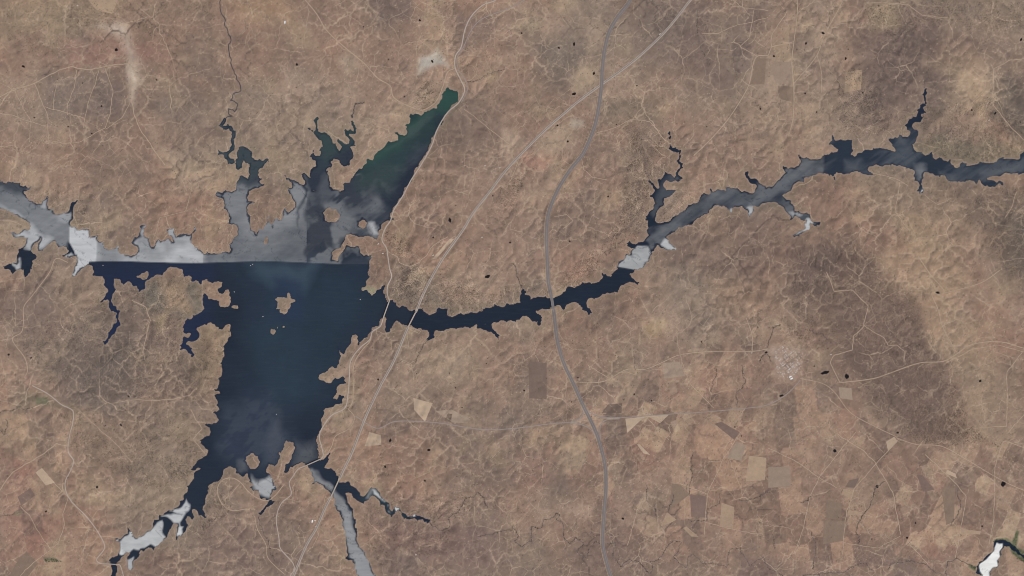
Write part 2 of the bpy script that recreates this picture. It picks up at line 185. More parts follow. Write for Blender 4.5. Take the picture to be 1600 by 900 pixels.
STREAMS = [  # points, width, vegetation
 ([(340,-40),(345,0),(345,17),(352,30),(352,42),(360,57),(357,75),(361,100),(366,115),(375,132),(377,141),(365,147),(360,157),(372,164),(367,175),(357,170),(357,177),(362,182),(351,186),(347,193)], 1.3, .3),
 ([(550,182),(553,176),(556,162),(569,160)], 1.1, .3),
 ([(671,815),(680,823),(692,829),(702,824),(700,810),(716,800),(722,790),(728,778),(740,777),(746,770),(756,778),(762,792)], 1.0, 1.6),
 ([(748,838),(760,835),(775,832),(800,828),(800,822),(810,837),(804,845),(816,854),(830,845),(831,822),(845,825),(850,812),(867,807),(869,801),(875,804),(869,811),(880,819),(882,842),(890,849),(899,840),(912,849),(902,862),(917,872),(922,855),(932,846),(941,852)], 1.1, 1.0),
 ([(946,848),(962,847),(957,870),(972,885),(982,874),(1000,880),(1015,897),(1020,887),(1015,877),(1027,875),(1040,857),(1052,845),(1065,847),(1052,870),(1072,887),(1075,870),(1082,865),(1097,880),(1122,882),(1135,886),(1142,857),(1157,855),(1157,862),(1172,885),(1192,870),(1200,887),(1230,905)], 1.0, .8),
 ([(1250,905),(1262,897),(1287,896),(1317,895),(1332,885),(1352,880),(1365,892)], 1.1, .9),
 ([(1387,890),(1390,882),(1417,877),(1450,885),(1472,897)], 1.1, .7),
 ([(1479,900),(1480,877),(1495,872),(1512,882),(1525,887)], 1.3, .9),
 ([(1382,752),(1370,760),(1360,785),(1340,820),(1337,830),(1342,840),(1340,850)], 1.0, 1.4),
 ([(1497,762),(1500,795),(1485,822)], 1.0, 1.0),
 ([(1207,835),(1210,857)], .9, 1.0),
 ([(1267,830),(1275,855),(1270,890)], .9, .8),
 ([(1250,785),(1270,774)], .8, 1.2),
 ([(1082,705),(1080,750),(1077,775)], .8, 1.3),
 ([(1010,757),(1011,782)], .8, 1.0),
 ([(1022,787),(1026,807)], .9, 1.3),
 ([(1052,772),(1045,797)], .9, 1.2),
 ([(1125,770),(1122,787),(1105,795),(1105,812),(1076,812)], .8, 1.0),
 ([(1155,782),(1172,780),(1200,767)], .9, 1.0),
 ([(1220,507),(1208,512),(1206,521),(1200,533),(1199,544)], 1.1, 1.8),
 ([(1197,553),(1189,560),(1186,566)], .9, 1.5),
 ([(1198,553),(1204,566)], .9, 1.3),
 ([(1264,515),(1272,521),(1285,521),(1292,530)], .9, 1.6),
 ([(990,548),(992,577)], .7, .7),
 ([(1158,570),(1165,595),(1150,615),(1151,636)], .9, 1.0),
 ([(1120,575),(1110,612)], .8, 1.0),
 ([(802,412),(810,435),(816,450)], 1.0, 1.5),
 ([(668,530),(655,550),(648,568)], .8, 1.0),
 ([(406,804),(405,818),(412,832),(420,845),(422,860),(430,875)], .9, 1.2),
 ([(0,645),(22,640),(30,636),(40,642),(52,636)], .8, 1.2),
 ([(0,670),(6,680),(12,668),(9,655)], .8, 1.2),
 ([(0,806),(20,804),(34,796)], .8, 1.2),
 ([(1090,14),(1088,40),(1092,65),(1098,80),(1106,104)], .7, .8),
 ([(1569,291),(1575,300),(1570,310)], .8, .5),
 ([(725,130),(745,126),(760,118),(790,108)], .7, .8),
 ([(1446,140),(1446,120),(1452,100)], .7, .8),
 ([(1040,20),(1000,-10)], .6, .3),
]
BRIDGES = [  # name, start, end, width, label
 ('road_bridge', (608.5,470), (599,496.5), 14, 'slim pale road bridge on piers between the rocky marina point and the opposite shore'),
 ('rail_bridge', (649.5,488), (638,510.5), 16, 'long pale bridge carrying the wide embanked line over the narrow middle channel'),
 ('motorway_bridge', (861.5,463.5), (864.5,481.5), 34, 'wide grey motorway bridge crossing the dark eastern river channel'),
 ('rail_bridge', (529.5,750), (517,776.5), 16, 'pale bridge over the southern arm at the mouth of the side creek'),
 ('road_bridge', (501.5,717), (478,727.5), 13, 'low road bridge crossing the southern narrows just below the big lake'),
 ('road_bridge', (169,881), (184,882), 12, 'short country road bridge over the thin river at the lower left corner'),
]
FIELDS = [  # polygon, tone
 ([(646,622),(676,630),(664,659),(647,640)], 'sand'), ([(826,565),(854,567),(854,624),(827,622)], 'dark'),
 ([(977,654),(1007,651),(980,676)], 'sand'), ([(1011,650),(1045,648),(1031,661)], 'sand'),
 ([(1035,567),(1062,565),(1070,587),(1037,592)], 'pale'), ([(1116,662),(1127,659),(1155,675),(1147,687)], 'plum'),
 ([(1384,690),(1397,682),(1402,690),(1387,704)], 'sand'), ([(1317,764),(1335,765),(1330,780),(1314,772)], 'straw'),
 ([(1325,797),(1347,800),(1345,805),(1324,804)], 'straw'), ([(1480,734),(1492,740),(1495,747),(1477,739)], 'sand'),
 ([(1501,826),(1532,830),(1531,835),(1500,832)], 'straw'), ([(1287,812),(1320,814),(1317,845),(1285,850)], 'olive'),
 ([(1327,750),(1342,747),(1335,762),(1320,761)], 'dark'), ([(1432,742),(1441,742),(1460,765),(1442,768)], 'plum'),
 ([(995,694),(998,693),(1016,711),(1005,708)], 'sand'), ([(1127,785),(1147,792),(1145,827),(1125,822)], 'straw'),
 ([(1170,712),(1197,715),(1195,750),(1165,752)], 'straw'), ([(1067,825),(1072,822),(1092,839),(1080,838)], 'straw'),
 ([(1042,800),(1057,812),(1045,818),(1032,822)], 'straw'), ([(703,373),(710,373),(682,404),(675,405)], 'sand'),
 ([(577,675),(595,680),(596,695),(570,697)], 'sand'), ([(56,738),(66,731),(86,754),(72,758)], 'sand'),
 ([(135,-4),(187,-4),(175,22),(150,15)], 'straw'), ([(1215,134),(1240,136),(1240,160),(1220,155)], 'olive'),
 ([(1321,112),(1347,109),(1345,140),(1319,145)], 'straw'), ([(950,632),(972,630),(971,645),(940,645)], 'dark'),
 ([(1200,729),(1235,729),(1235,760),(1200,762)], 'grey'), ([(700,646),(706,647),(705,659),(694,658)], 'dark'),
 ([(680,642),(706,640),(735,655),(730,661),(707,660)], 'pale'), ([(1182,90),(1197,93),(1194,132),(1172,132)], 'olive'),
 ([(1078,772),(1103,775),(1102,808),(1080,808)], 'plum'), ([(1050,755),(1062,757),(1078,772),(1045,797)], 'olive'),
 ([(1310,605),(1330,606),(1332,625),(1312,622)], 'pale'), ([(1452,684),(1475,698),(1545,700),(1540,735),(1512,718)], 'olive'),
 ([(28,776),(48,762),(55,774),(34,790)], 'plum'), ([(30,872),(42,862),(60,880),(40,905),(15,900)], 'olive'),
 ([(1205,100),(1236,96),(1238,132),(1212,130)], 'grey'), ([(1290,780),(1316,786),(1312,812),(1290,810)], 'olive'),
 ([(1150,690),(1165,695),(1158,720),(1135,715)], 'pale'), ([(1470,760),(1492,762),(1490,815),(1478,820)], 'olive'),
]
PONDS = [(182,78,2.3,1),(37,104,1.9,1.5),(159,166,1.3,1),(107,198,1.1,1),(144,209,1.2,1.3),(54,184,1,1),(129,130,.9,1),(90,125,.9,1),(245,125,1.1,1.2),(464,101,1.8,1.2),(607,93,1,1),(632,151,1.2,1),(463,137,.8,1),(568,42,1,1),(656,32,1.6,1),(815,52,1.3,1),(675.5,96,1.8,1.5),(897,69,1.9,1.6),(873,75,1.5,1.3),(928,115,2,1.2),(897,147,2.3,1.3),(871,196,1.5,1),(887,221,1.6,1),(963,195,1,1),(995,134,1.1,1),(1188,170,1.3,1),(1104,198,1,1),(1259,68,1.6,1.2),(1245,77,1,1),(1209,88,1.6,1),(1321,92,1.6,1.5),(1325,77,1,1),(1286,52,1.8,1.4),(1258,146,1.3,1),(1276,175,1.1,1),(1348,145,1.2,1),(1518,172,1.4,1),(1555,177,1.6,1.7),(1595,62,1.8,1.6),(1594,191,1,1),(703,344,2.5,1.4),(677,371,1.3,1),(770,306,1.2,1),(797,379,1.4,1.3),(950,307,1.4,1),(890,377,1.3,1),(762,432,2.8,1.5),(712,321,1,1),(591,593,1.5,1),(702,583,.9,1),(651,584,.9,1),(712,606,.9,1),(722,637,1,1),(610,688,1.9,1.5),(670,703,2,1.3),(819,610,1.4,1),(760,568,.9,1),(903,590,1,1),(893,628,.9,1),(991,616,1.2,1),(1018,626,1.2,1),(1096,534,1.1,1),(1148,667,1.1,1),(1158,681,1,1),(1289,582,3.2,2.0),(1323,588,3.4,1.1),(1221,618,2,1.8),(1465,457,2.2,1.4),(1531,595,1.8,1.1),(1567,756,3.6,1.3),(1402,676,1.6,1.3),(1304,704,2.4,1.2),(1417,840,1.6,1),(1370,760,2.3,1.1),(1430,817,1.3,1),(1362,842,1,1),(1534,822,1.4,1),(14,554,1.6,1.2),(49,559,1.3,1.3),(201,619,1.3,1.4),(189,664,1.5,1.4),(152,761,1.7,1.2),(165,665,.9,1),(235,689,.9,1),(239,714,.9,1),(106,746,1.1,1),(72,799,1.5,1.2),(973,810,1.7,1.2),(602,729,1.6,1.3),(664,751,1.4,1.2),(714,744,.8,1),(714,700,.8,1),(1312,612,.9,1),(1197,550.5,1.9,1.3),(1272,572,1,1),(1184,511,1,1)]

# ------------------------------------------------------------------ numeric helpers
def fract_poly(P, closed=True, amp=.2, mn=1.9, seed=1):
    r = random.Random(seed)
    pts = list(P)
    segs = list(zip(pts, pts[1:] + ([pts[0]] if closed else [])))
    out = []
    def rec(a, b, d):
        L = math.hypot(b[0]-a[0], b[1]-a[1])
        if L < mn or d > 5:
            out.append(a); return
        k = r.uniform(-amp, amp) * L * (1.0 if L < 14 else 14.0/L)
        t = r.uniform(.38, .62)
        m = (a[0]+(b[0]-a[0])*t - (b[1]-a[1])/L*k, a[1]+(b[1]-a[1])*t + (b[0]-a[0])/L*k)
        rec(a, m, d+1); rec(m, b, d+1)
    for a, b in segs:
        rec(a, b, 0)
    if not closed: out.append(pts[-1])
    return out

def raster(polys, xs, ys):
    """even-odd fill of a list of rings on the grid xs, ys"""
    m = np.zeros((len(ys), len(xs)), bool)
    for P in polys:
        A = np.array(P); B = np.roll(A, -1, 0)
        for j, y in enumerate(ys):
            c = (A[:,1] <= y) != (B[:,1] <= y)
            if not c.any(): continue
            a, b = A[c], B[c]
            x = np.sort(a[:,0] + (y-a[:,1])/(b[:,1]-a[:,1])*(b[:,0]-a[:,0]))
            m[j] ^= (np.searchsorted(x, xs) % 2).astype(bool)
    return m

def ringdist(rings, xs, ys, cap):
    """distance to ring edges, exact within cap"""
    D = np.full((len(ys), len(xs)), cap, np.float32)
    dx, dy = xs[1]-xs[0], ys[1]-ys[0]
    for P, closed in rings:
        n = len(P)
        for i in range(n if closed else n-1):
            a, b = P[i], P[(i+1) % n]
            i0 = max(0, int((min(a[0],b[0])-cap-xs[0])/dx)); i1 = min(len(xs), int((max(a[0],b[0])+cap-xs[0])/dx)+2)
            j0 = max(0, int((min(a[1],b[1])-cap-ys[0])/dy)); j1 = min(len(ys), int((max(a[1],b[1])+cap-ys[0])/dy)+2)
            if i0 >= i1 or j0 >= j1: continue
            X = xs[None,i0:i1]; Y = ys[j0:j1,None]
            vx, vy = b[0]-a[0], b[1]-a[1]
            t = np.clip(((X-a[0])*vx+(Y-a[1])*vy)/(vx*vx+vy*vy+1e-9), 0, 1)
            d = np.hypot(X-a[0]-t*vx, Y-a[1]-t*vy)
            np.minimum(D[j0:j1,i0:i1], d, out=D[j0:j1,i0:i1])
    return D

def sdist(P, X, Y):
    """signed distance of points to polygon, negative inside"""
    d = np.full(X.shape, 1e9, np.float32); ins = np.zeros(X.shape, bool)
    n = len(P)
    for i in range(n):
        a, b = P[i], P[(i+1) % n]
        vx, vy = b[0]-a[0], b[1]-a[1]
        t = np.clip(((X-a[0])*vx+(Y-a[1])*vy)/(vx*vx+vy*vy+1e-9), 0, 1)
        d = np.minimum(d, np.hypot(X-a[0]-t*vx, Y-a[1]-t*vy))
        if a[1] != b[1]:
            c = (a[1] <= Y) != (b[1] <= Y)
            ins ^= c & (X < a[0]+(Y-a[1])/(b[1]-a[1])*vx)
    return np.where(ins, -d, d)

def vnoise(X, Y, sc, seed):
    r = np.random.default_rng(seed)
    T = r.random((256, 256), np.float32)
    x = X/sc + 1000.37; y = Y/sc + 1000.71
    xi = np.floor(x).astype(np.int32); yi = np.floor(y).astype(np.int32)
    fx = (x-xi).astype(np.float32); fy = (y-yi).astype(np.float32)
    fx = fx*fx*fx*(fx*(fx*6-15)+10); fy = fy*fy*fy*(fy*(fy*6-15)+10)
    a = T[yi & 255, xi & 255]; b = T[yi & 255, (xi+1) & 255]
    c = T[(yi+1) & 255, xi & 255]; d = T[(yi+1) & 255, (xi+1) & 255]
    return ((a+(b-a)*fx) + ((c+(d-c)*fx)-(a+(b-a)*fx))*fy)*2-1

def fbm(X, Y, sc, oct, seed, gain=.5):
    s = 0; a = 1; n = 0
    for k in range(oct):
        c, q = math.cos(.6*k), math.sin(.6*k)
        s = s + a*vnoise(X*c-Y*q, X*q+Y*c, sc/2.0**k, seed+k*17); n += a; a *= gain
    return s/n*1.6

def blur(a, n=1):
    for _ in range(n):
        p = np.pad(a, 1, mode='edge')
        a = (p[:-2,1:-1]+p[2:,1:-1]+p[1:-1,:-2]+p[1:-1,2:]+4*a)/8
    return a

def resample(a, xs0, ys0, X, Y):
    fx = np.clip((X-xs0[0])/(xs0[1]-xs0[0]), 0, a.shape[1]-1.001); fy = np.clip((Y-ys0[0])/(ys0[1]-ys0[0]), 0, a.shape[0]-1.001)
    i = fx.astype(np.int32); j = fy.astype(np.int32); u = fx-i; v = fy-j
    return a[j,i]*(1-u)*(1-v)+a[j,i+1]*u*(1-v)+a[j+1,i]*(1-u)*v+a[j+1,i+1]*u*v

def smooth_path(P, step=2.0):
    P = [Vector((p[0], p[1])) for p in P]
    if len(P) == 2:
        n = max(2, int((P[1]-P[0]).length/step))
        return [tuple(P[0].lerp(P[1], k/n)) for k in range(n+1)]
    Q = [P[0]*2-P[1]] + P + [P[-1]*2-P[-2]]
    out = []
    for i in range(1, len(Q)-2):
        p0, p1, p2, p3 = Q[i-1:i+3]
        n = max(1, int((p2-p1).length/step))
        a = .5
        t01 = max(1e-3, (p1-p0).length**a); t12 = max(1e-3, (p2-p1).length**a); t23 = max(1e-3, (p3-p2).length**a)
        m1 = (p2-p1)+((p1-p0)/t01-(p2-p0)/(t01+t12))*t12
        m2 = (p2-p1)+((p3-p2)/t23-(p3-p1)/(t12+t23))*t12
        for k in range(n):
            t = k/n
            out.append(tuple(p1*(2*t**3-3*t*t+1)+m1*(t**3-2*t*t+t)+p2*(-2*t**3+3*t*t)+m2*(t**3-t*t)))
    out.append(tuple(P[-1]))
    return out

def wx(x): return (x-800.0)*S
def wy(y): return (450.0-y)*S

# ------------------------------------------------------------------ terrain: stream erosion on a coarse grid
X0, X1, Y0, Y1 = -120.0, 1720.0, -80.0, 980.0
MAINF = fract_poly(MAIN, seed=3)
FARMF = fract_poly(FARM_LAKE, seed=4)
ISLF = [fract_poly(p, seed=10+i, mn=1.6) for i, p in enumerate(ISLANDS)]
RINGS = [MAINF, FARMF] + ISLF

def water_mask(xs, ys, farm=True): return raster(RINGS if farm else [MAINF]+ISLF, xs, ys)

def flood(h, base):
    ny, nx = h.shape
    N = nx*ny
    hl = h.ravel().tolist()
    seen = np.zeros((ny, nx), bool); seen[0] = seen[-1] = True; seen[:,0] = seen[:,-1] = True
    b = base.copy(); b[1] = b[-2] = True; b[:,1] = b[:,-2] = True
    b &= ~seen
    seen |= b
    edge = b & ~(np.roll(b,1,0)&np.roll(b,-1,0)&np.roll(b,1,1)&np.roll(b,-1,1))
    sv = bytearray(seen.ravel().tobytes())
    recv = list(range(N)); order = []
    heap = [(hl[i], i) for i in np.nonzero(edge.ravel())[0].tolist()]
    heapq.heapify(heap)
    offs = (1, -1, nx, -nx, nx+1, nx-1, -nx+1, -nx-1)
    push, pop = heapq.heappush, heapq.heappop
    while heap:
        z, i = pop(heap)
        order.append(i)
        for o in offs:
            n = i+o
            if not sv[n]:
                sv[n] = 1
                recv[n] = i
                zn = hl[n]
                push(heap, (zn if zn > z else z+1e-3, n))
    return order, recv

def erode(h, water, iters, K, U, dif):
    ny, nx = h.shape
    acc = None
    for it in range(iters):
        base = water
        order, recv = flood(h, base)
        acc = [1.0]*(nx*ny)
        for i in reversed(order):
            r = recv[i]
            if r != i: acc[r] += acc[i]
        hl = h.ravel().tolist()
        for i in order:
            r = recv[i]
            if r != i:
                d = r-i
                F = K*math.sqrt(acc[i])*(1.0 if d in (1,-1,nx,-nx) else .7071)
                hl[i] = (hl[i]+U+F*hl[r])/(1+F)
        h = np.array(hl, np.float32).reshape(ny, nx)
        if dif:
            h = np.where(water, h, h*(1-dif)+blur(h)*dif)
    return h, np.array(acc, np.float32).reshape(ny, nx)

cx = np.arange(X0, X1+.1, 4.0); cy = np.arange(Y0, Y1+.1, 4.0)
CX, CY = np.meshgrid(cx, cy)
cw = water_mask(cx, cy, False)
h = 58+14*fbm(CX, CY, 260, 3, 5)+9*fbm(CX, CY, 60, 4, 9, .6)+4*rng.random(CX.shape)
h = np.where(cw, 0, np.maximum(h, 8)).astype(np.float32)
h, _ = erode(h, cw, 19, .16, 1.5, .08)
mx = np.arange(X0, X1+.1, 2.0); my = np.arange(Y0, Y1+.1, 2.0)
MX, MY = np.meshgrid(mx, my)
mw = water_mask(mx, my, False)
h = resample(h, cx, cy, MX, MY)+2.2*fbm(MX, MY, 14, 3, 31, .6)+1.5*rng.random(MX.shape)
h = np.where(mw, 0, np.maximum(h, 1.5)).astype(np.float32)
h, acc = erode(h, mw, 4, .16, .5, .06)
lacc = np.log10(np.maximum(acc, 1.0))

STEP = 1.5
gx = np.arange(X0, X1+.1, STEP); gy = np.arange(Y0, Y1+.1, STEP)
GX, GY = np.meshgrid(gx, gy)
NX, NY = len(gx), len(gy)
H = .52*resample(.75*h+.25*blur(h, 1), mx, my, GX, GY)
LA = resample(lacc, mx, my, GX, GY)
H += .5*fbm(GX, GY, 5.0, 2, 77)
wmask = water_mask(gx, gy)
CAP = 26.0
SD = ringdist([(r, True) for r in RINGS], gx, gy, CAP)
_s = np.where(wmask, -SD, SD)-.3
_s -= 3.4*np.clip((LA-1.05)/.6, 0, 1)*np.exp(-np.maximum(_s, 0)/4.0)*(_s < 9)
_s -= 1.7*np.clip(fbm(GX, GY, 6.5, 2, 91, .6)-.12, 0, 1)*np.clip(.6+1.2*fbm(GX, GY, 60, 2, 95), 0, 1)
wmask = _s < 0; SD = np.abs(_s)
FARM_Z = 28.0
fz = np.where((GX > 1440) & (GY > 760), FARM_Z, 0.0)          # level of the water body nearby
NEAR = np.exp(-SD/np.where(fz > 0, 7.0, 11.0))*np.where(SD >= CAP-.01, 0, 1)*np.clip((CAP-SD)/6, 0, 1)
land = (np.maximum(H, 1.0)-fz)*(1-NEAR)+.5*SD*np.exp(-SD/6.0)+fz
H = np.where(wmask, fz-.55*SD, np.maximum(land, fz*(NEAR > .05)+.04*SD)).astype(np.float32)
# fade to a level rim so the outer ground sheet can meet it
rim = np.minimum.reduce([GX-X0, X1-GX, GY-Y0, Y1-GY])
rf = np.clip(rim/30.0, 0, 1)
H = (H*rf+np.where(wmask, H, 32.0)*(1-rf)).astype(np.float32)

def hz(x, y):
    fx = min(max((x-X0)/STEP, 0), NX-1.001); fy = min(max((y-Y0)/STEP, 0), NY-1.001)
    i, j = int(fx), int(fy); u, v = fx-i, fy-j
    return float(H[j,i]*(1-u)*(1-v)+H[j,i+1]*u*(1-v)+H[j+1,i]*(1-u)*v+H[j+1,i+1]*u*v)

DECK = 15.0
ends = [p for b in BRIDGES for p in (b[1], b[2])]
def grade(P, half, feather, sm=6, cut=0.0, mn=1.6, water_ok=False):
    """cut and fill the ground to a smooth long profile under a road"""
    z = np.array([max(hz(*p), mn) for p in P])
    k = np.ones(2*sm+1)/(2*sm+1)
    z = np.convolve(np.pad(z, sm, mode='edge'), k, 'valid')
    for e in ends:
        for idx, q in ((0, P[0]), (-1, P[-1])):
            if math.hypot(e[0]-q[0], e[1]-q[1]) < .6:
                for n, p in enumerate(P):
                    d = math.hypot(p[0]-q[0], p[1]-q[1])
                    w = max(0, 1-d/9.0); w = w*w*(3-2*w)
                    z[n] = z[n]*(1-w)+DECK*w
    for n in range(len(P)-1):
        a, b = P[n], P[n+1]
        R = half+feather
        i0 = max(0, int((min(a[0],b[0])-R-X0)/STEP)); i1 = min(NX, int((max(a[0],b[0])+R-X0)/STEP)+2)
        j0 = max(0, int((min(a[1],b[1])-R-Y0)/STEP)); j1 = min(NY, int((max(a[1],b[1])+R-Y0)/STEP)+2)
        if i0 >= i1 or j0 >= j1: continue
        X = gx[None,i0:i1]; Y = gy[j0:j1,None]
        vx, vy = b[0]-a[0], b[1]-a[1]
        t = np.clip(((X-a[0])*vx+(Y-a[1])*vy)/(vx*vx+vy*vy+1e-9), 0, 1)
        d = np.hypot(X-a[0]-t*vx, Y-a[1]-t*vy)
        w = np.clip((R-d)/feather, 0, 1); w = w*w*(3-2*w)
        if not water_ok:
            w = np.where(wmask[j0:j1,i0:i1], 0, w)
        zz = z[n]+(z[n+1]-z[n])*t-cut
        H[j0:j1,i0:i1] = H[j0:j1,i0:i1]*(1-w)+zz*w

PATHS = []   # (name, smooth points, width, tone, lift)
for name, P, w in (('motorway', MOTORWAY_N, 5.6), ('motorway', MOTORWAY_S, 5.6), ('embanked_line', EMB_N, 3.7), ('embanked_line', EMB_M, 3.7), ('embanked_line', EMB_S, 3.7),
                   ('main_road', OLD_N, 1.7), ('main_road', OLD_M, 1.6), ('main_road', OLD_S, 1.4), ('valley_road', WEST_N, 1.4), ('valley_road', WEST_S, 1.3)):
    PATHS.append((name, smooth_path(P), w, 'main'))
for name, P, w, tone in ROADS:
    if name == 'dirt_track': P = fract_poly(P, False, .05, 6.0, len(PATHS))
    PATHS.append((name, smooth_path(P), w*.98, tone))
SPATHS = [(smooth_path(fract_poly(P, False, .16, 4.0, i+50), 1.2), w, v) for i, (P, w, v) in enumerate(STREAMS)]
for P, w, v in SPATHS:
    grade(P, w*.5+.6, 3.0, 3, 1.2, .8)
for name, P, w, tone in reversed(PATHS):
    grade(P, w*.5+1.2, 3.0)
for (x, y, r, el) in PONDS:
    R = r*el+2.5
    i0 = int((x-R-X0)/STEP); i1 = int((x+R-X0)/STEP)+2; j0 = int((y-R-Y0)/STEP); j1 = int((y+R-Y0)/STEP)+2
    sub = H[j0:j1,i0:i1]
    d = np.hypot(gx[None,i0:i1]-x, gy[j0:j1,None]-y)
    w = np.clip((R-d)/2.0, 0, 1)
    H[j0:j1,i0:i1] = sub*(1-w)+float(sub.mean())*w

# ------------------------------------------------------------------ ground colour (albedo) from soils, fields and vegetation
ZX, ZY = MX, MY
wxn = 7*fbm(ZX, ZY, 40, 3, 201); wyn = 7*fbm(ZX, ZY, 40, 3, 211)
def col(*c): return np.array(c, np.float32)
base = np.empty(ZX.shape+(3,), np.float32); base[:] = col(144,119,102)
def mix(c, w):
    global base
    base += (col(*c)-base)*np.clip(w, 0, 1)[...,None]
n1 = fbm(ZX, ZY, 260, 4, 301); n2 = fbm(ZX, ZY, 110, 4, 311, .6); n3 = fbm(ZX, ZY, 50, 4, 321, .6); n4 = fbm(ZX, ZY, 170, 4, 331, .55)
mix((160,140,120), np.clip(n2*.6, 0, .4)); mix((118,102,92), np.clip(-n2*.6, 0, .4))
mix((153,120,99), np.clip(n4*.6-.1, 0, .35)); mix((126,113,101), np.clip(-n4*.8, 0, .45))
mix((165,143,116), np.clip(n3*.7-.2, 0, .4)); mix((121,101,90), np.clip(-n3*.6-.15, 0, .35))
def zone(P, c, a, soft=16, warp=1.0):
    d = sdist(P, ZX+wxn*warp, ZY+wyn*warp)
    mix(c, a*np.clip(.5-d/soft, 0, 1))
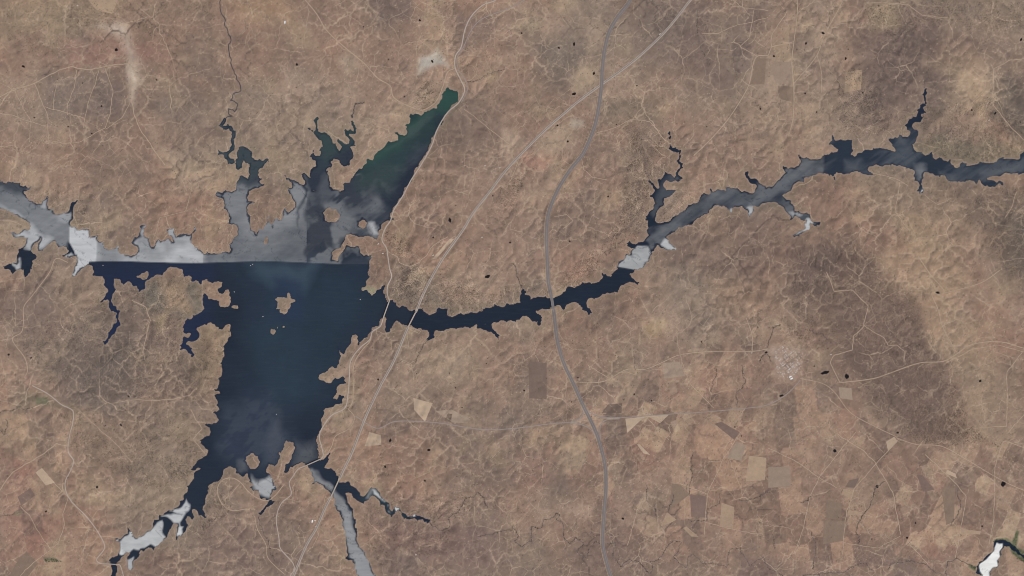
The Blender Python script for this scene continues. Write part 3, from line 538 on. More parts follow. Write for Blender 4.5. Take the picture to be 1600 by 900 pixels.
ZONES = [
 ([(1240,400),(1330,375),(1372,405),(1436,480),(1454,530),(1477,566),(1503,602),(1514,650),(1508,690),(1440,690),(1400,668),(1362,640),(1345,605),(1330,560),(1300,500),(1270,440)], (112,95,84), .42, 18, 1.2),
 ([(1225,385),(1330,375),(1400,440),(1460,560),(1500,680),(1420,690),(1365,665),(1330,615),(1290,560),(1245,510),(1205,460)], (110,93,83), .5, 56, 2.6),
 ([(1330,470),(1370,480),(1400,540),(1370,570),(1330,530)], (130,108,95), .45, 24, 2),
 ([(1400,610),(1440,600),(1450,650),(1410,655)], (128,106,93), .45, 20, 2),
 ([(1235,400),(1330,360),(1290,470),(1215,470)], (108,92,84), .5, 40, 1),
 ([(1370,405),(1436,480),(1454,530),(1477,566),(1503,602),(1514,650),(1560,640),(1560,560),(1500,480),(1440,420),(1390,380)], (156,132,109), .6, 14, .4),
 ([(1350,120),(1390,20),(1460,40),(1470,130),(1400,170),(1370,200),(1330,180)], (108,93,85), .6, 44, 2),
 ([(1360,60),(1460,60),(1500,110),(1480,190),(1400,190),(1345,150)], (110,94,86), .45, 44, 2),
 ([(1540,130),(1600,120),(1640,200),(1600,220),(1560,190)], (92,85,78), .6, 30, 1.5),
 ([(1460,95),(1540,105),(1570,150),(1540,190),(1500,170)], (166,143,118), .6, 40, 1.5),
 ([(1400,215),(1560,225),(1600,235),(1600,255),(1440,250)], (118,107,90), .6, 16, 1),
 ([(1470,290),(1620,290),(1620,420),(1560,440),(1530,370)], (110,97,85), .5, 40, 2),
 ([(1560,340),(1640,300),(1640,460),(1590,450)], (94,86,78), .4, 34, 2),
 ([(1330,270),(1470,290),(1530,380),(1440,400),(1360,340)], (142,122,103), .6, 30, 1.2),
 ([(1390,330),(1450,350),(1520,440),(1480,470),(1420,410)], (162,139,112), .45, 30, 1.2),
 ([(985,200),(1020,190),(1040,260),(1012,300),(1015,360),(980,370),(975,300)], (120,105,93), .65, 30, 1.5),
 ([(1020,330),(1100,350),(1240,340),(1260,400),(1180,440),(1060,420),(1010,400)], (124,103,91), .5, 30, 1.2),
 ([(1000,0),(1190,0),(1200,150),(1090,140),(1000,60)], (115,100,91), .55, 50, 2),
 ([(820,60),(930,80),(880,140),(830,120)], (113,100,90), .55, 30, 2),
 ([(930,150),(1040,160),(1030,190),(940,190)], (112,100,88), .5, 16, 2),
 ([(905,100),(935,100),(925,140),(895,145)], (170,148,122), .6, 12, 1),
 ([(700,10),(800,20),(760,60),(720,80)], (120,104,96), .5, 30, 1.5),
 ([(590,0),(650,0),(640,40),(590,45)], (113,98,90), .55, 16, 1.5),
 ([(660,170),(760,150),(800,230),(720,260),(680,230)], (126,107,95), .5, 30, 1.5),
 ([(610,400),(680,430),(700,475),(780,470),(850,440),(850,465),(800,478),(690,492),(610,470)], (124,110,97), .65, 18, 1),
 ([(160,430),(290,425),(330,480),(290,540),(330,560),(330,600),(180,610),(90,560),(130,500),(190,470)], (114,100,90), .55, 34, 1.8),
 ([(225,440),(320,440),(318,485),(290,500),(230,480)], (117,108,96), .7, 16, 1),
 ([(250,440),(296,440),(296,490),(256,490)], (158,131,107), .65, 14, 1.3),
 ([(238,495),(258,488),(256,520),(240,518)], (166,145,117), .6, 10, 1),
 ([(300,505),(360,510),(346,600),(300,620)], (138,119,98), .5, 24, 1.2),
 ([(90,420),(170,430),(160,480),(100,490)], (148,126,107), .5, 24, 1.2),
 ([(0,460),(80,440),(110,520),(40,540),(0,530)], (124,107,96), .5, 30, 1.5),
 ([(80,560),(190,560),(230,640),(150,650),(90,620)], (110,97,89), .45, 26, 1.8),
 ([(120,640),(310,650),(320,740),(240,770),(120,740)], (137,119,102), .5, 50, 1.5),
 ([(230,740),(310,740),(250,810),(150,790)], (158,138,115), .5, 40, 1.5),
 ([(0,560),(40,560),(60,620),(0,640)], (152,124,106), .6, 18, 1.2),
 ([(0,700),(60,740),(40,800),(90,820),(70,870),(0,880)], (148,113,98), .7, 26, 1.5),
 ([(30,610),(110,640),(100,640),(30,635)], (112,104,86), .6, 16, 1.2),
 ([(160,870),(280,850),(300,900),(180,920)], (132,108,95), .6, 24, 1.2),
 ([(320,800),(400,800),(480,900),(320,900)], (129,107,96), .5, 40, 1.2),
 ([(560,780),(780,800),(780,880),(620,900)], (126,104,95), .6, 46, 1.4),
 ([(560,860),(660,860),(660,910),(590,910)], (118,104,94), .5, 24, 1.4),
 ([(100,60),(240,70),(260,100),(110,105)], (148,116,102), .6, 18, 1.2),
 ([(70,115),(200,115),(195,180),(80,180)], (118,104,95), .6, 26, 1.2),
 ([(140,40),(200,35),(220,130),(205,150),(198,60)], (184,167,149), .75, 16, .8),
 ([(200,100),(212,98),(212,150),(208,170),(202,150)], (180,160,140), .6, 8, .5),
 ([(225,200),(250,225),(300,260),(310,290),(280,280),(240,240)], (166,145,122), .5, 24, 1.5),
 ([(0,0),(180,0),(160,40),(0,60)], (150,131,108), .55, 24, 1.5),
 ([(190,0),(340,0),(330,30),(220,50)], (136,117,100), .4, 24, 1.5),
 ([(350,0),(470,0),(470,40),(400,40)], (162,136,108), .4, 24, 1.5),
 ([(330,160),(580,90),(640,170),(580,230),(480,180),(400,240)], (150,130,112), .45, 60, 2),
 ([(530,90),(560,85),(560,110),(540,115)], (165,147,127), .5, 16, 1),
 ([(440,110),(480,110),(490,150),(440,150)], (160,139,120), .5, 24, 1),
 ([(660,90),(684,76),(702,92),(704,104),(690,100),(672,106),(655,116)], (182,176,164), .65, 8, .8),
 ([(563,450),(575,444),(588,450),(590,458),(580,466),(572,458)], (140,136,110), .8, 5, .4),
 ([(785,205),(805,205),(812,235),(790,248),(775,240)], (170,148,126), .6, 18, 1.2),
 ([(850,205),(890,190),(905,215),(880,240),(835,245)], (172,150,126), .6, 20, 1.2),
 ([(890,185),(912,186),(912,200),(895,204)], (178,164,146), .6, 8, 1),
 ([(815,245),(860,250),(850,275),(820,265)], (158,120,103), .55, 14, 1.2),
 ([(700,300),(716,325),(735,340),(715,345),(705,325)], (170,146,122), .5, 8, .6),
 ([(640,410),(680,410),(670,440),(640,440)], (164,142,119), .5, 14, 1),
 ([(940,290),(980,300),(970,330),(930,325)], (168,143,117), .5, 20, 1.2),
 ([(680,180),(760,150),(760,190),(700,240),(660,260)], (128,108,95), .4, 24, 1.5),
 ([(690,560),(740,540),(720,620),(690,610)], (168,146,123), .45, 26, 1.2),
 ([(880,790),(930,780),(930,800),(900,810)], (170,146,126), .5, 20, 1),
 ([(960,750),(1010,760),(990,820),(950,800)], (162,138,120), .45, 26, 1),
 ([(1010,500),(1040,500),(1030,520),(1010,515)], (178,154,118), .5, 14, 1),
 ([(820,30),(850,30),(830,60),(800,40)], (162,144,118), .55, 14, 1),
 ([(915,40),(950,30),(945,60),(920,90)], (170,146,122), .45, 16, 1.2),
 ([(1150,100),(1200,80),(1240,130),(1200,160),(1165,150)], (158,137,118), .45, 26, 1.2),
 ([(1195,548),(1210,540),(1240,540),(1258,552),(1256,572),(1246,590),(1226,596),(1208,588),(1212,574)], (172,154,140), .55, 12, 1),
 ([(912,640),(921,645),(945,651),(945,656),(938,664),(934,680),(924,670),(905,662),(900,656),(910,650)], (164,144,126), .9, 2, 0),
 ([(700,250),(830,270),(850,400),(760,420),(700,330)], (147,123,106), .5, 50, 2),
 ([(600,540),(690,520),(780,560),(700,630),(600,640)], (150,130,111), .5, 50, 1.5),
 ([(820,660),(930,670),(920,700),(820,700)], (160,135,110), .5, 20, 1),
 ([(800,700),(860,700),(870,760),(810,760)], (150,118,102), .5, 24, 1.2),
 ([(960,780),(1090,800),(1190,840),(1000,900),(900,880)], (128,107,96), .5, 40, 1.2),
 ([(1060,560),(1180,560),(1190,640),(1100,620)], (150,119,101), .5, 30, 1.2),
 ([(1100,440),(1200,440),(1200,500),(1120,500)], (152,126,104), .5, 30, 1.2),
 ([(1190,700),(1360,680),(1480,720),(1500,860),(1300,870),(1200,840)], (147,119,101), .45, 60, 1.2),
 ([(1500,700),(1600,700),(1600,840),(1510,840)], (146,120,102), .5, 30, 1.2),
 ([(1150,860),(1500,860),(1500,920),(1150,920)], (122,102,93), .55, 30, 1.2),
 ([(1490,570),(1600,560),(1600,700),(1520,690)], (144,124,105), .5, 24, 1),
 ([(1260,120),(1350,120),(1350,240),(1260,240)], (144,124,107), .5, 30, 1),
 ([(1350,0),(1400,0),(1410,40),(1360,50)], (164,143,115), .5, 16, 1),
 ([(1450,0),(1600,0),(1600,50),(1470,60)], (138,121,105), .5, 24, 1.4),
]
for z in ZONES: zone(*z)
COLG = np.empty(GX.shape+(3,), np.float32)
for k in range(3): COLG[...,k] = resample(base[...,k], mx, my, GX, GY)
def gmix(c, w):
    global COLG
    COLG += (col(*c)-COLG)*np.clip(w, 0, 1)[...,None]
# unfenced parcels: irregular plots of slightly different tone, strongest in the farmed south-east
def parcels(sc, ang, seed):
    c, q_ = math.cos(ang), math.sin(ang)
    U = (GX*c+GY*q_)/sc; Vv = (-GX*q_+GY*c)/(sc*1.5)
    ui, vi = np.floor(U).astype(np.int32), np.floor(Vv).astype(np.int32)
    J = np.random.default_rng(seed).random((64,64,3)).astype(np.float32)
    best = np.full(U.shape, 9.0, np.float32); sec = best.copy(); val = np.zeros(U.shape, np.float32)
    for a_ in (-1,0,1):
        for b_ in (-1,0,1):
            q = J[(vi+b_)&63, (ui+a_)&63]
            d = np.maximum(np.abs(U-(ui+a_+.5+.5*(q[...,0]-.5))), np.abs(Vv-(vi+b_+.5+.5*(q[...,1]-.5))))
            m = d < best
            sec = np.where(m, best, np.minimum(sec, d)); best = np.where(m, d, best); val = np.where(m, q[...,2], val)
    return val*2-1, (sec-best)*sc
farm = np.clip(.5-sdist([(870,560),(1060,540),(1200,520),(1290,590),(1420,690),(1500,700),(1640,680),(1640,940),(1480,900),(1180,870),(1000,850),(900,760),(880,700)], GX, GY)/70, 0, 1)
farm2 = np.clip(.5-sdist([(1120,0),(1360,0),(1350,240),(1220,240),(1130,180)], GX, GY)/40, 0, 1)+np.clip(.5-sdist([(0,560),(60,560),(120,760),(100,900),(0,900)], GX, GY)/40, 0, 1)
pv, pe = parcels(21, .45, 5); pw, pf = parcels(33, -.12, 8); px_, _ = parcels(12, -.5, 12)
side = np.clip(.5+1.5*fbm(GX, GY, 150, 2, 551), 0, 1)
gmix((172,147,121), np.clip(pv+.1, 0, 1)*.7*farm*side); gmix((117,97,86), np.clip(-pv+.0, 0, 1)*.62*farm*side)
gmix((168,143,118), np.clip(pw+.1, 0, 1)*.65*farm*(1-side)); gmix((118,98,86), np.clip(-pw, 0, 1)*.6*farm*(1-side))
gmix((158,120,101), np.clip(pw-.25, 0, 1)*.45*farm); gmix((150,117,100), np.clip(.6-np.abs(pv), 0, 1)*.35*farm)
gmix((182,160,134), np.clip(px_-.75, 0, 1)*1.6*farm*side)
gmix((178,155,130), .4*np.clip(1.2-pe, 0, 1)*farm*side*np.clip(.2+fbm(GX, GY, 50, 2, 561), 0, 1))
gmix((164,142,118), np.clip(pw-.1, 0, 1)*.45*farm2); gmix((116,100,90), np.clip(-pw-.1, 0, 1)*.45*farm2)
# bare sandy gullies and cattle paths: the drainage lines of the relief, and wandering trails
gz = np.clip(.45+1.2*fbm(GX, GY, 80, 3, 401), 0, 1)
gmix((168,145,122), .30*np.clip((LA-.62)/.3, 0, 1)*gz)
gmix((180,157,132), .40*np.clip((LA-1.15)/.35, 0, 1)*gz)
gmix((96,84,75), .5*np.clip((LA-1.6)/.5, 0, 1)*np.clip(.35-.9*fbm(GX, GY, 120, 2, 411), 0, 1))
gmix((106,90,80), .3*np.clip((LA-.8)/.4, 0, 1)*np.clip(.1-1.1*fbm(GX, GY, 80, 3, 401), 0, 1))
rid = np.clip((.22-LA)/.2, 0, 1)
gmix((162,140,119), .2*rid*np.clip(.3-.9*fbm(GX, GY, 65, 3, 415), 0, 1))
wa = 5*fbm(GX, GY, 14, 2, 421); wb = 5*fbm(GX, GY, 14, 2, 431)
def cell_edges(sc, seed, warp):
    U = (GX+warp*wa)/sc; Vv = (GY+warp*wb)/sc
    ui, vi = np.floor(U).astype(np.int32), np.floor(Vv).astype(np.int32)
    J = np.random.default_rng(seed).random((64,64,2)).astype(np.float32)
    f1 = np.full(U.shape, 9, np.float32); f2 = f1.copy()
    for a_ in (-1,0,1):
        for b_ in (-1,0,1):
            q = J[(vi+b_)&63, (ui+a_)&63]
            d = np.hypot(U-(ui+a_+q[...,0]), Vv-(vi+b_+q[...,1]))
            f2 = np.minimum(f2, np.maximum(f1, d)); f1 = np.minimum(f1, d)
    return (f2-f1)*sc
for sc, wid, al, sd_ in ((62, 1.2, .42, 441), (30, 1.0, .34, 451), (110, 1.4, .45, 461), (19, .9, .25, 465)):
    m_ = np.clip(.1+1.8*fbm(GX, GY, 60, 3, sd_+5), 0, 1)
    gmix((184,161,136), al*np.clip(1.3-cell_edges(sc, sd_, .8)/wid, 0, 1)*m_)
for sc, wid, al, sd_ in ((27, .03, .25, 451), (16, .045, .22, 471)):
    r_ = np.abs(fbm(GX+wa, GY+wb, sc, 2, sd_, .5))
    m_ = np.clip(.05+1.3*fbm(GX, GY, 75, 3, sd_+5), 0, 1)
    gmix((184,160,132), al*np.clip(1.3-r_/(wid*1.2), 0, 1)*m_)
gr = fbm(GX, GY, 4.2, 3, 481, .75); gr2 = fbm(GX, GY, 11, 3, 491, .7)
COLG *= (1+.04*gr+.05*gr2)[...,None]
sp = rng.random(GX.shape).astype(np.float32)
COLG *= (1+.03*(sp-.5))[...,None]
spz = np.clip(.5+1.2*fbm(GX, GY, 60, 3, 505), 0, 1)
gmix((190,168,140), .55*(sp > 1-.008*spz)); gmix((92,82,72), .55*(sp < .014*(1-.6*spz)))
# drawdown rim by the water: paler bare silt
gmix((150,131,112), .55*np.clip(1-SD/3.5, 0, 1)*(~wmask))
gmix((122,112,92), .35*np.clip(1-np.abs(SD-6)/3.5, 0, 1)*np.clip(fbm(GX, GY, 45, 2, 501)+.3, 0, 1))
# green reeds round the farm lake and irrigated strips
for P in ([(1551,846),(1556,842),(1572,841),(1580,848),(1584,838),(1588,828),(1592,830),(1588,845),(1588,855),(1600,860),(1600,878),(1590,872),(1582,866),(1576,856),(1584,858)], [(68,872),(84,871),(98,877),(70,878)], [(1515,882),(1526,884),(1525,891),(1514,886)], [(1480,1),(1470,1),(1470,2)], [(20,804),(36,796),(30,806)], [(56,624),(76,620),(76,632),(58,632)]):
    d = sdist(P, GX+.2*wa, GY+.2*wb)
    gmix((66,84,56) if P[0][0] > 1000 else (104,104,82), .5*np.clip(.5-d/2.5, 0, 1))
m_ = COLG.reshape(-1, 3).mean(0)
COLG = m_+(COLG-m_)*1.22
def tolin(c):
    c = np.clip(c, 0, 255)/255.0
    return np.where(c <= .04045, c/12.92, ((c+.055)/1.055)**2.4)
KALB = 0.84
ALB = tolin(COLG)*KALB

WOODS = [  # polygon, density per square unit, warp
 ([(612,425),(660,410),(700,440),(780,455),(850,440),(858,462),(830,464),(800,474),(720,490),(670,488),(615,470)], .17),
 ([(985,195),(1040,215),(1045,260),(1012,285),(1012,360),(975,380),(950,400),(940,420),(900,445),(870,455),(880,430),(950,380),(985,300)], .16),
 ([(1250,400),(1330,380),(1372,407),(1436,482),(1454,532),(1477,568),(1503,604),(1514,652),(1508,692),(1440,692),(1400,670),(1350,610),(1270,510),(1215,470)], .065),
 ([(1400,640),(1500,630),(1530,680),(1560,700),(1480,695),(1430,690)], .15),
 ([(160,440),(300,430),(330,480),(290,540),(340,560),(330,620),(180,640),(60,590),(30,520),(130,490)], .09),
 ([(90,640),(200,630),(310,700),(300,740),(240,760),(120,710)], .11),
 ([(0,0),(200,0),(240,40),(130,50),(90,90),(0,70)], .07),
 ([(200,0),(350,0),(330,40),(230,60)], .06),
 ([(1350,0),(1600,0),(1600,40),(1500,50),(1480,30),(1400,60),(1350,40)], .12),
 ([(1320,110),(1348,108),(1380,160),(1440,200),(1400,215),(1340,215),(1300,190)], .11),
 ([(1440,170),(1560,150),(1600,200),(1600,246),(1500,250),(1440,235)], .11),
 ([(1470,290),(1620,290),(1620,440),(1560,420),(1500,340)], .07),
 ([(560,790),(640,770),(720,770),(740,800),(690,850),(660,900),(600,900)], .10),
 ([(548,730),(620,720),(640,790),(590,765)], .07),
 ([(318,760),(345,750),(360,800),(330,830),(300,815)], .2),
 ([(300,815),(340,820),(330,850),(290,835)], .13),
 ([(650,130),(690,140),(680,162),(660,168)], .14),
 ([(780,285),(830,270),(810,330),(775,330)], .16),
 ([(600,360),(640,370),(660,400),(620,400)], .14),
 ([(240,640),(320,620),(330,690),(310,740),(260,760)], .08),
 ([(290,510),(360,510),(346,640),(320,620)], .08),
 ([(20,300),(110,300),(150,345),(150,370),(100,345)], .06),
 ([(1200,510),(1290,500),(1300,540),(1255,545)], .10),
 ([(1020,340),(1045,300),(1090,300),(1060,335)], .08),
]
cover = np.zeros(MX.shape, np.float32)
for P, dens in WOODS:
    cover = np.maximum(cover, min(1, dens*7)*np.clip(.5-sdist(P, MX+1.5*wxn, MY+1.5*wyn)/24, 0, 1))
cover *= np.clip(.75+.7*fbm(MX, MY, 30, 3, 741), .2, 1.2)
COVER = np.clip(resample(cover, mx, my, GX, GY)+.06, 0, 1).reshape(-1, 1)

# ------------------------------------------------------------------ materials
def new_mat(name):
    m = bpy.data.materials.new(name); m.use_nodes = True
    nt = m.node_tree
    return m, nt, nt.nodes, nt.links, nt.nodes['Principled BSDF']

def mth(nt, op, a, b=None, clamp=False):
    n = nt.nodes.new('ShaderNodeMath'); n.operation = op; n.use_clamp = clamp
    for i, v in enumerate((a, b)):
        if v is None: continue
        if isinstance(v, (int, float)): n.inputs[i].default_value = v
        else: nt.links.new(v, n.inputs[i])
    return n.outputs[0]

def noise(nt, scale, detail=4, rough=.6, vec=None):
    n = nt.nodes.new('ShaderNodeTexNoise'); n.inputs['Scale'].default_value = scale
    n.inputs['Detail'].default_value = detail; n.inputs['Roughness'].default_value = rough
    if vec is not None: nt.links.new(vec, n.inputs['Vector'])
    return n.outputs[0]

def grain_mul(nt, colour_out, pos, amp1=.16, amp2=.12, amp3=.05):
    """multiply a colour with soil grain at 12, 40 and 150 m"""
    f = mth(nt, 'MULTIPLY', mth(nt, 'SUBTRACT', noise(nt, 1/14.0, 3, .7, pos), .5), amp1*2)
    g = mth(nt, 'MULTIPLY', mth(nt, 'SUBTRACT', noise(nt, 1/45.0, 4, .7, pos), .5), amp2*2)
    k = mth(nt, 'MULTIPLY', mth(nt, 'SUBTRACT', noise(nt, 1/170.0, 4, .65, pos), .5), amp3*2)
    s = mth(nt, 'ADD', mth(nt, 'ADD', mth(nt, 'ADD', f, g), k), 1.0)
    vm = nt.nodes.new('ShaderNodeVectorMath'); vm.operation = 'SCALE'
    nt.links.new(colour_out, vm.inputs[0]); nt.links.new(s, vm.inputs['Scale'])
    return vm.outputs[0]

def ground_material():
    m, nt, N, L, b = new_mat('dry_ground')
    at = N.new('ShaderNodeAttribute'); at.attribute_name = 'soil'      # rgb: soil colour, alpha: share of scrub cover
    ge = N.new('ShaderNodeNewGeometry'); pos = ge.outputs['Position']
    c = grain_mul(nt, at.outputs['Color'], pos)
    wn_ = N.new('ShaderNodeTexNoise'); wn_.inputs['Scale'].default_value = 1/130.0; wn_.inputs['Detail'].default_value = 3
    L.new(pos, wn_.inputs['Vector'])
    sc_ = N.new('ShaderNodeVectorMath'); sc_.operation = 'SCALE'; sc_.inputs['Scale'].default_value = 110.0
    L.new(wn_.outputs['Color'], sc_.inputs[0])
    ad = N.new('ShaderNodeVectorMath'); ad.operation = 'ADD'; L.new(pos, ad.inputs[0]); L.new(sc_.outputs[0], ad.inputs[1])
    fl = N.new('ShaderNodeVectorMath'); fl.operation = 'MULTIPLY'; L.new(ad.outputs[0], fl.inputs[0]); fl.inputs[1].default_value = (1, 1, 0)
    def web(cell, width, strength, msc, off, cut):
        nonlocal c
        v = N.new('ShaderNodeTexVoronoi'); v.voronoi_dimensions = '2D'; v.feature = 'DISTANCE_TO_EDGE'; v.inputs['Scale'].default_value = 1.0/cell
        L.new(fl.outputs[0], v.inputs['Vector'])
        line = mth(nt, 'SUBTRACT', 1.0, mth(nt, 'DIVIDE', v.outputs['Distance'], width/cell), True)
        of = N.new('ShaderNodeVectorMath'); of.operation = 'ADD'; L.new(pos, of.inputs[0]); of.inputs[1].default_value = (off, off*.7, 0)
        msk = mth(nt, 'MULTIPLY', mth(nt, 'SUBTRACT', noise(nt, 1.0/msc, 3, .6, of.outputs[0]), cut), 5.0, True)
        f = mth(nt, 'MULTIPLY', mth(nt, 'MULTIPLY', line, msk), strength)
        mx_ = N.new('ShaderNodeMix'); mx_.data_type = 'RGBA'
        L.new(f, mx_.inputs['Factor']); L.new(c, mx_.inputs['A']); mx_.inputs['B'].default_value = (*(tolin(np.array((192,169,143.)))*KALB), 1)
        c = mx_.outputs['Result']
    web(430, 8.0, .75, 520, 0, .47)
    web(190, 6.5, .62, 380, 3000, .49)
    web(95, 5.0, .55, 300, 7000, .52)
    # scrub cover: dark clumps and pale gaps a few metres across
    sp_ = noise(nt, 1/11.0, 2, .75, pos)
    am = mth(nt, 'MULTIPLY', at.outputs['Alpha'], 2.6)
    s_ = mth(nt, 'ADD', mth(nt, 'MULTIPLY', mth(nt, 'SUBTRACT', sp_, .5), am), 1.0)
    vm = N.new('ShaderNodeVectorMath'); vm.operation = 'SCALE'; L.new(c, vm.inputs[0]); L.new(mth(nt, 'MAXIMUM', s_, .3), vm.inputs['Scale'])
    L.new(vm.outputs[0], b.inputs['Base Color'])
    b.inputs['Roughness'].default_value = .95; b.inputs['Specular IOR Level'].default_value = .1
    bp = N.new('ShaderNodeBump'); bp.inputs['Strength'].default_value = .22; bp.inputs['Distance'].default_value = 8
    L.new(noise(nt, 1/26.0, 5, .7, pos), bp.inputs['Height'])
    L.new(bp.outputs[0], b.inputs['Normal'])
    return m

def flat_material(name, rgb, amp=.12, rough=.9, rand=0.0, grain=None):
    m, nt, N, L, b = new_mat(name)
    c = tolin(np.array(rgb, float))*KALB
    rg = N.new('ShaderNodeRGB'); rg.outputs[0].default_value = (*c, 1)
    ge = N.new('ShaderNodeNewGeometry')
    out = grain_mul(nt, rg.outputs[0], ge.outputs['Position'], amp, amp if grain is None else grain, amp*.6)
    if rand:
        oi = N.new('ShaderNodeObjectInfo')
        s = mth(nt, 'ADD', mth(nt, 'MULTIPLY', mth(nt, 'SUBTRACT', oi.outputs['Random'], .5), rand*2), 1.0)
        vm = N.new('ShaderNodeVectorMath'); vm.operation = 'SCALE'
        L.new(out, vm.inputs[0]); L.new(s, vm.inputs['Scale']); out = vm.outputs[0]
    L.new(out, b.inputs['Base Color'])
    b.inputs['Roughness'].default_value = rough; b.inputs['Specular IOR Level'].default_value = .15
    return m

def water_material():
    m, nt, N, L, b = new_mat('lake_water')
    at = N.new('ShaderNodeAttribute'); at.attribute_name = 'body'      # colour of the water column
    gl = N.new('ShaderNodeAttribute'); gl.attribute_name = 'glint_mask'    # sun glint painted in: share of pale gloss mixed over the water
    ge = N.new('ShaderNodeNewGeometry')
    L.new(at.outputs['Color'], b.inputs['Base Color'])
    b.inputs['Roughness'].default_value = .12; b.inputs['IOR'].default_value = 1.33
    gs = N.new('ShaderNodeBsdfGlossy'); gs.distribution = 'GGX'
    gs.inputs['Color'].default_value = (1, .99, .935, 1); gs.inputs['Roughness'].default_value = .56
    mp = N.new('ShaderNodeMapping'); mp.inputs['Rotation'].default_value = (0, 0, .7); mp.inputs['Scale'].default_value = (1/260.0, 1/60.0, 1)
    L.new(ge.outputs['Position'], mp.inputs['Vector'])
    st = noise(nt, 1.0, 5, .6, mp.outputs[0])
    st = mth(nt, 'ADD', mth(nt, 'MULTIPLY', st, .7), .65)
    mp2 = N.new('ShaderNodeMapping'); mp2.inputs['Rotation'].default_value = (0, 0, -1.05); mp2.inputs['Scale'].default_value = (1/240.0, 1/26.0, 1)
    L.new(ge.outputs['Position'], mp2.inputs['Vector'])
    fine = mth(nt, 'MAXIMUM', mth(nt, 'SUBTRACT', noise(nt, 1.0, 4, .65, mp2.outputs[0]), .48), 0.0)     # wind streaks on the open water
    f = mth(nt, 'ADD', mth(nt, 'MULTIPLY', gl.outputs['Fac'], st), mth(nt, 'MULTIPLY', fine, .022), True)
    ms = N.new('ShaderNodeMixShader')
    L.new(f, ms.inputs[0]); L.new(b.outputs[0], ms.inputs[1]); L.new(gs.outputs[0], ms.inputs[2])
    L.new(ms.outputs[0], N['Material Output'].inputs['Surface'])
    return m

M = {
 'ground': ground_material(), 'water': water_material(),
 'asphalt': flat_material('asphalt', (118,113,112), .08), 'verge': flat_material('verge', (138,124,114), .2),
 'ballast': flat_material('ballast', (170,155,141), .22), 'trackbed': flat_material('trackbed', (136,126,119), .12),
 'oldroad': flat_material('worn_asphalt', (174,160,147), .2), 'grey': flat_material('grey_road', (150,137,128), .15),
 'concrete': flat_material('concrete', (176,164,152), .08), 'pier': flat_material('pier_concrete', (150,142,132), .1),
 'sand': flat_material('stubble_field', (180,157,133), .14, .95, .05), 'straw': flat_material('straw_field', (166,142,118), .2, .95, .05),
 'pale': flat_material('dirt_road', (173,150,127), .3), 'palef': flat_material('fallow_field', (158,138,119), .16, .95, .05),
 'dark': flat_material('ploughed_field', (119,101,89), .16, .95, .05), 'plum': flat_material('red_ploughed_field', (126,105,94), .2, .95, .05),
 'olive': flat_material('scrubby_field', (135,115,99), .2, .95, .05), 'greyf': flat_material('grey_field', (150,130,113), .14, .95, .05),
 'leaf': flat_material('oak_leaves', (66,66,52), .3, .9), 'scrub': flat_material('scrub_leaves', (88,82,69), .3, .9), 'reed': flat_material('reed_leaves', (58,78,50), .3, .9),
 'bark': flat_material('bark', (80,66,54), .2, .9),
 'pond': flat_material('pond_water', (34,30,30), .05, .15), 'stream': flat_material('stream_bed', (104,96,90), .2, .6), 'creek': flat_material('creek_water', (70,70,76), .1, .3),
 'white': flat_material('whitewash', (214,206,194), .05), 'tile': flat_material('clay_tiles', (180,152,136), .15, .9, .14), 'paleroof': flat_material('pale_roof', (196,184,172), .08, .8, .14), 'metal': flat_material('sheet_roof', (236,236,236), .03, .5),
}

# ------------------------------------------------------------------ object helpers
def mesh(name, V, F, mats):
    me = bpy.data.meshes.new(name)
    me.from_pydata([tuple(v) for v in V], [], F)
    for m in mats: me.materials.append(m)
    me.update()
    return me
def link(name, me, parent=None, loc=None, kind=None, label=None, cat=None, group=None):
    o = bpy.data.objects.new(name, me); C.objects.link(o)
    if parent is not None: o.parent = parent
    if loc is not None: o.location = loc
    if kind: o['kind'] = kind
    if label: o['label'] = label
    if cat: o['category'] = cat
    if group: o['group'] = group
    return o

def grid_mesh(name, V, quads, mat):
    me = bpy.data.meshes.new(name)
    nv, nf = len(V), len(quads)
    me.vertices.add(nv); me.vertices.foreach_set('co', np.asarray(V, np.float32).ravel())
    me.loops.add(nf*4); me.loops.foreach_set('vertex_index', np.asarray(quads, np.int32).ravel())
    me.polygons.add(nf)
    me.polygons.foreach_set('loop_start', np.arange(nf, dtype=np.int32)*4)
    me.polygons.foreach_set('use_smooth', np.ones(nf, bool))
    me.update(calc_edges=True)
    me.materials.append(mat)
    return me

# terrain
V = np.stack([wx(GX), wy(GY), H], -1).reshape(-1, 3)
idx = np.arange(NX*NY).reshape(NY, NX)
Q = np.stack([idx[1:,:-1], idx[1:,1:], idx[:-1,1:], idx[:-1,:-1]], -1).reshape(-1, 4)
me = grid_mesh('terrain', V, Q, M['ground'])
ca = me.color_attributes.new('soil', 'FLOAT_COLOR', 'POINT')
ca.data.foreach_set('color', np.concatenate([ALB.reshape(-1,3), COVER], 1).astype(np.float32).ravel())
link('terrain', me, kind='structure')

# outer ground: a ring of the same plain far beyond the surveyed terrain
ring = []
ox = [-5200, -2200, -900, X0, X1, 2500, 3800, 6800]; oy = [-4200, -1800, -800, Y0, Y1, 1700, 2700, 5100]
ov, of = [], []
for j, y in enumerate(oy):
    for i, x in enumerate(ox): ov.append((wx(x), wy(y), 31.8))
for j in range(7):
    for i in range(7):
        if i == 3 and j == 3: continue
        of.append((j*8+i+8, j*8+i+9, j*8+i+1, j*8+i))
og = mesh('outer_ground', ov, of, [M['ground']])
oc = og.color_attributes.new('soil', 'FLOAT_COLOR', 'POINT')
for d_ in oc.data: d_.color = (*ALB.reshape(-1, 3).mean(0), .08)
link('outer_ground', og, kind='structure')

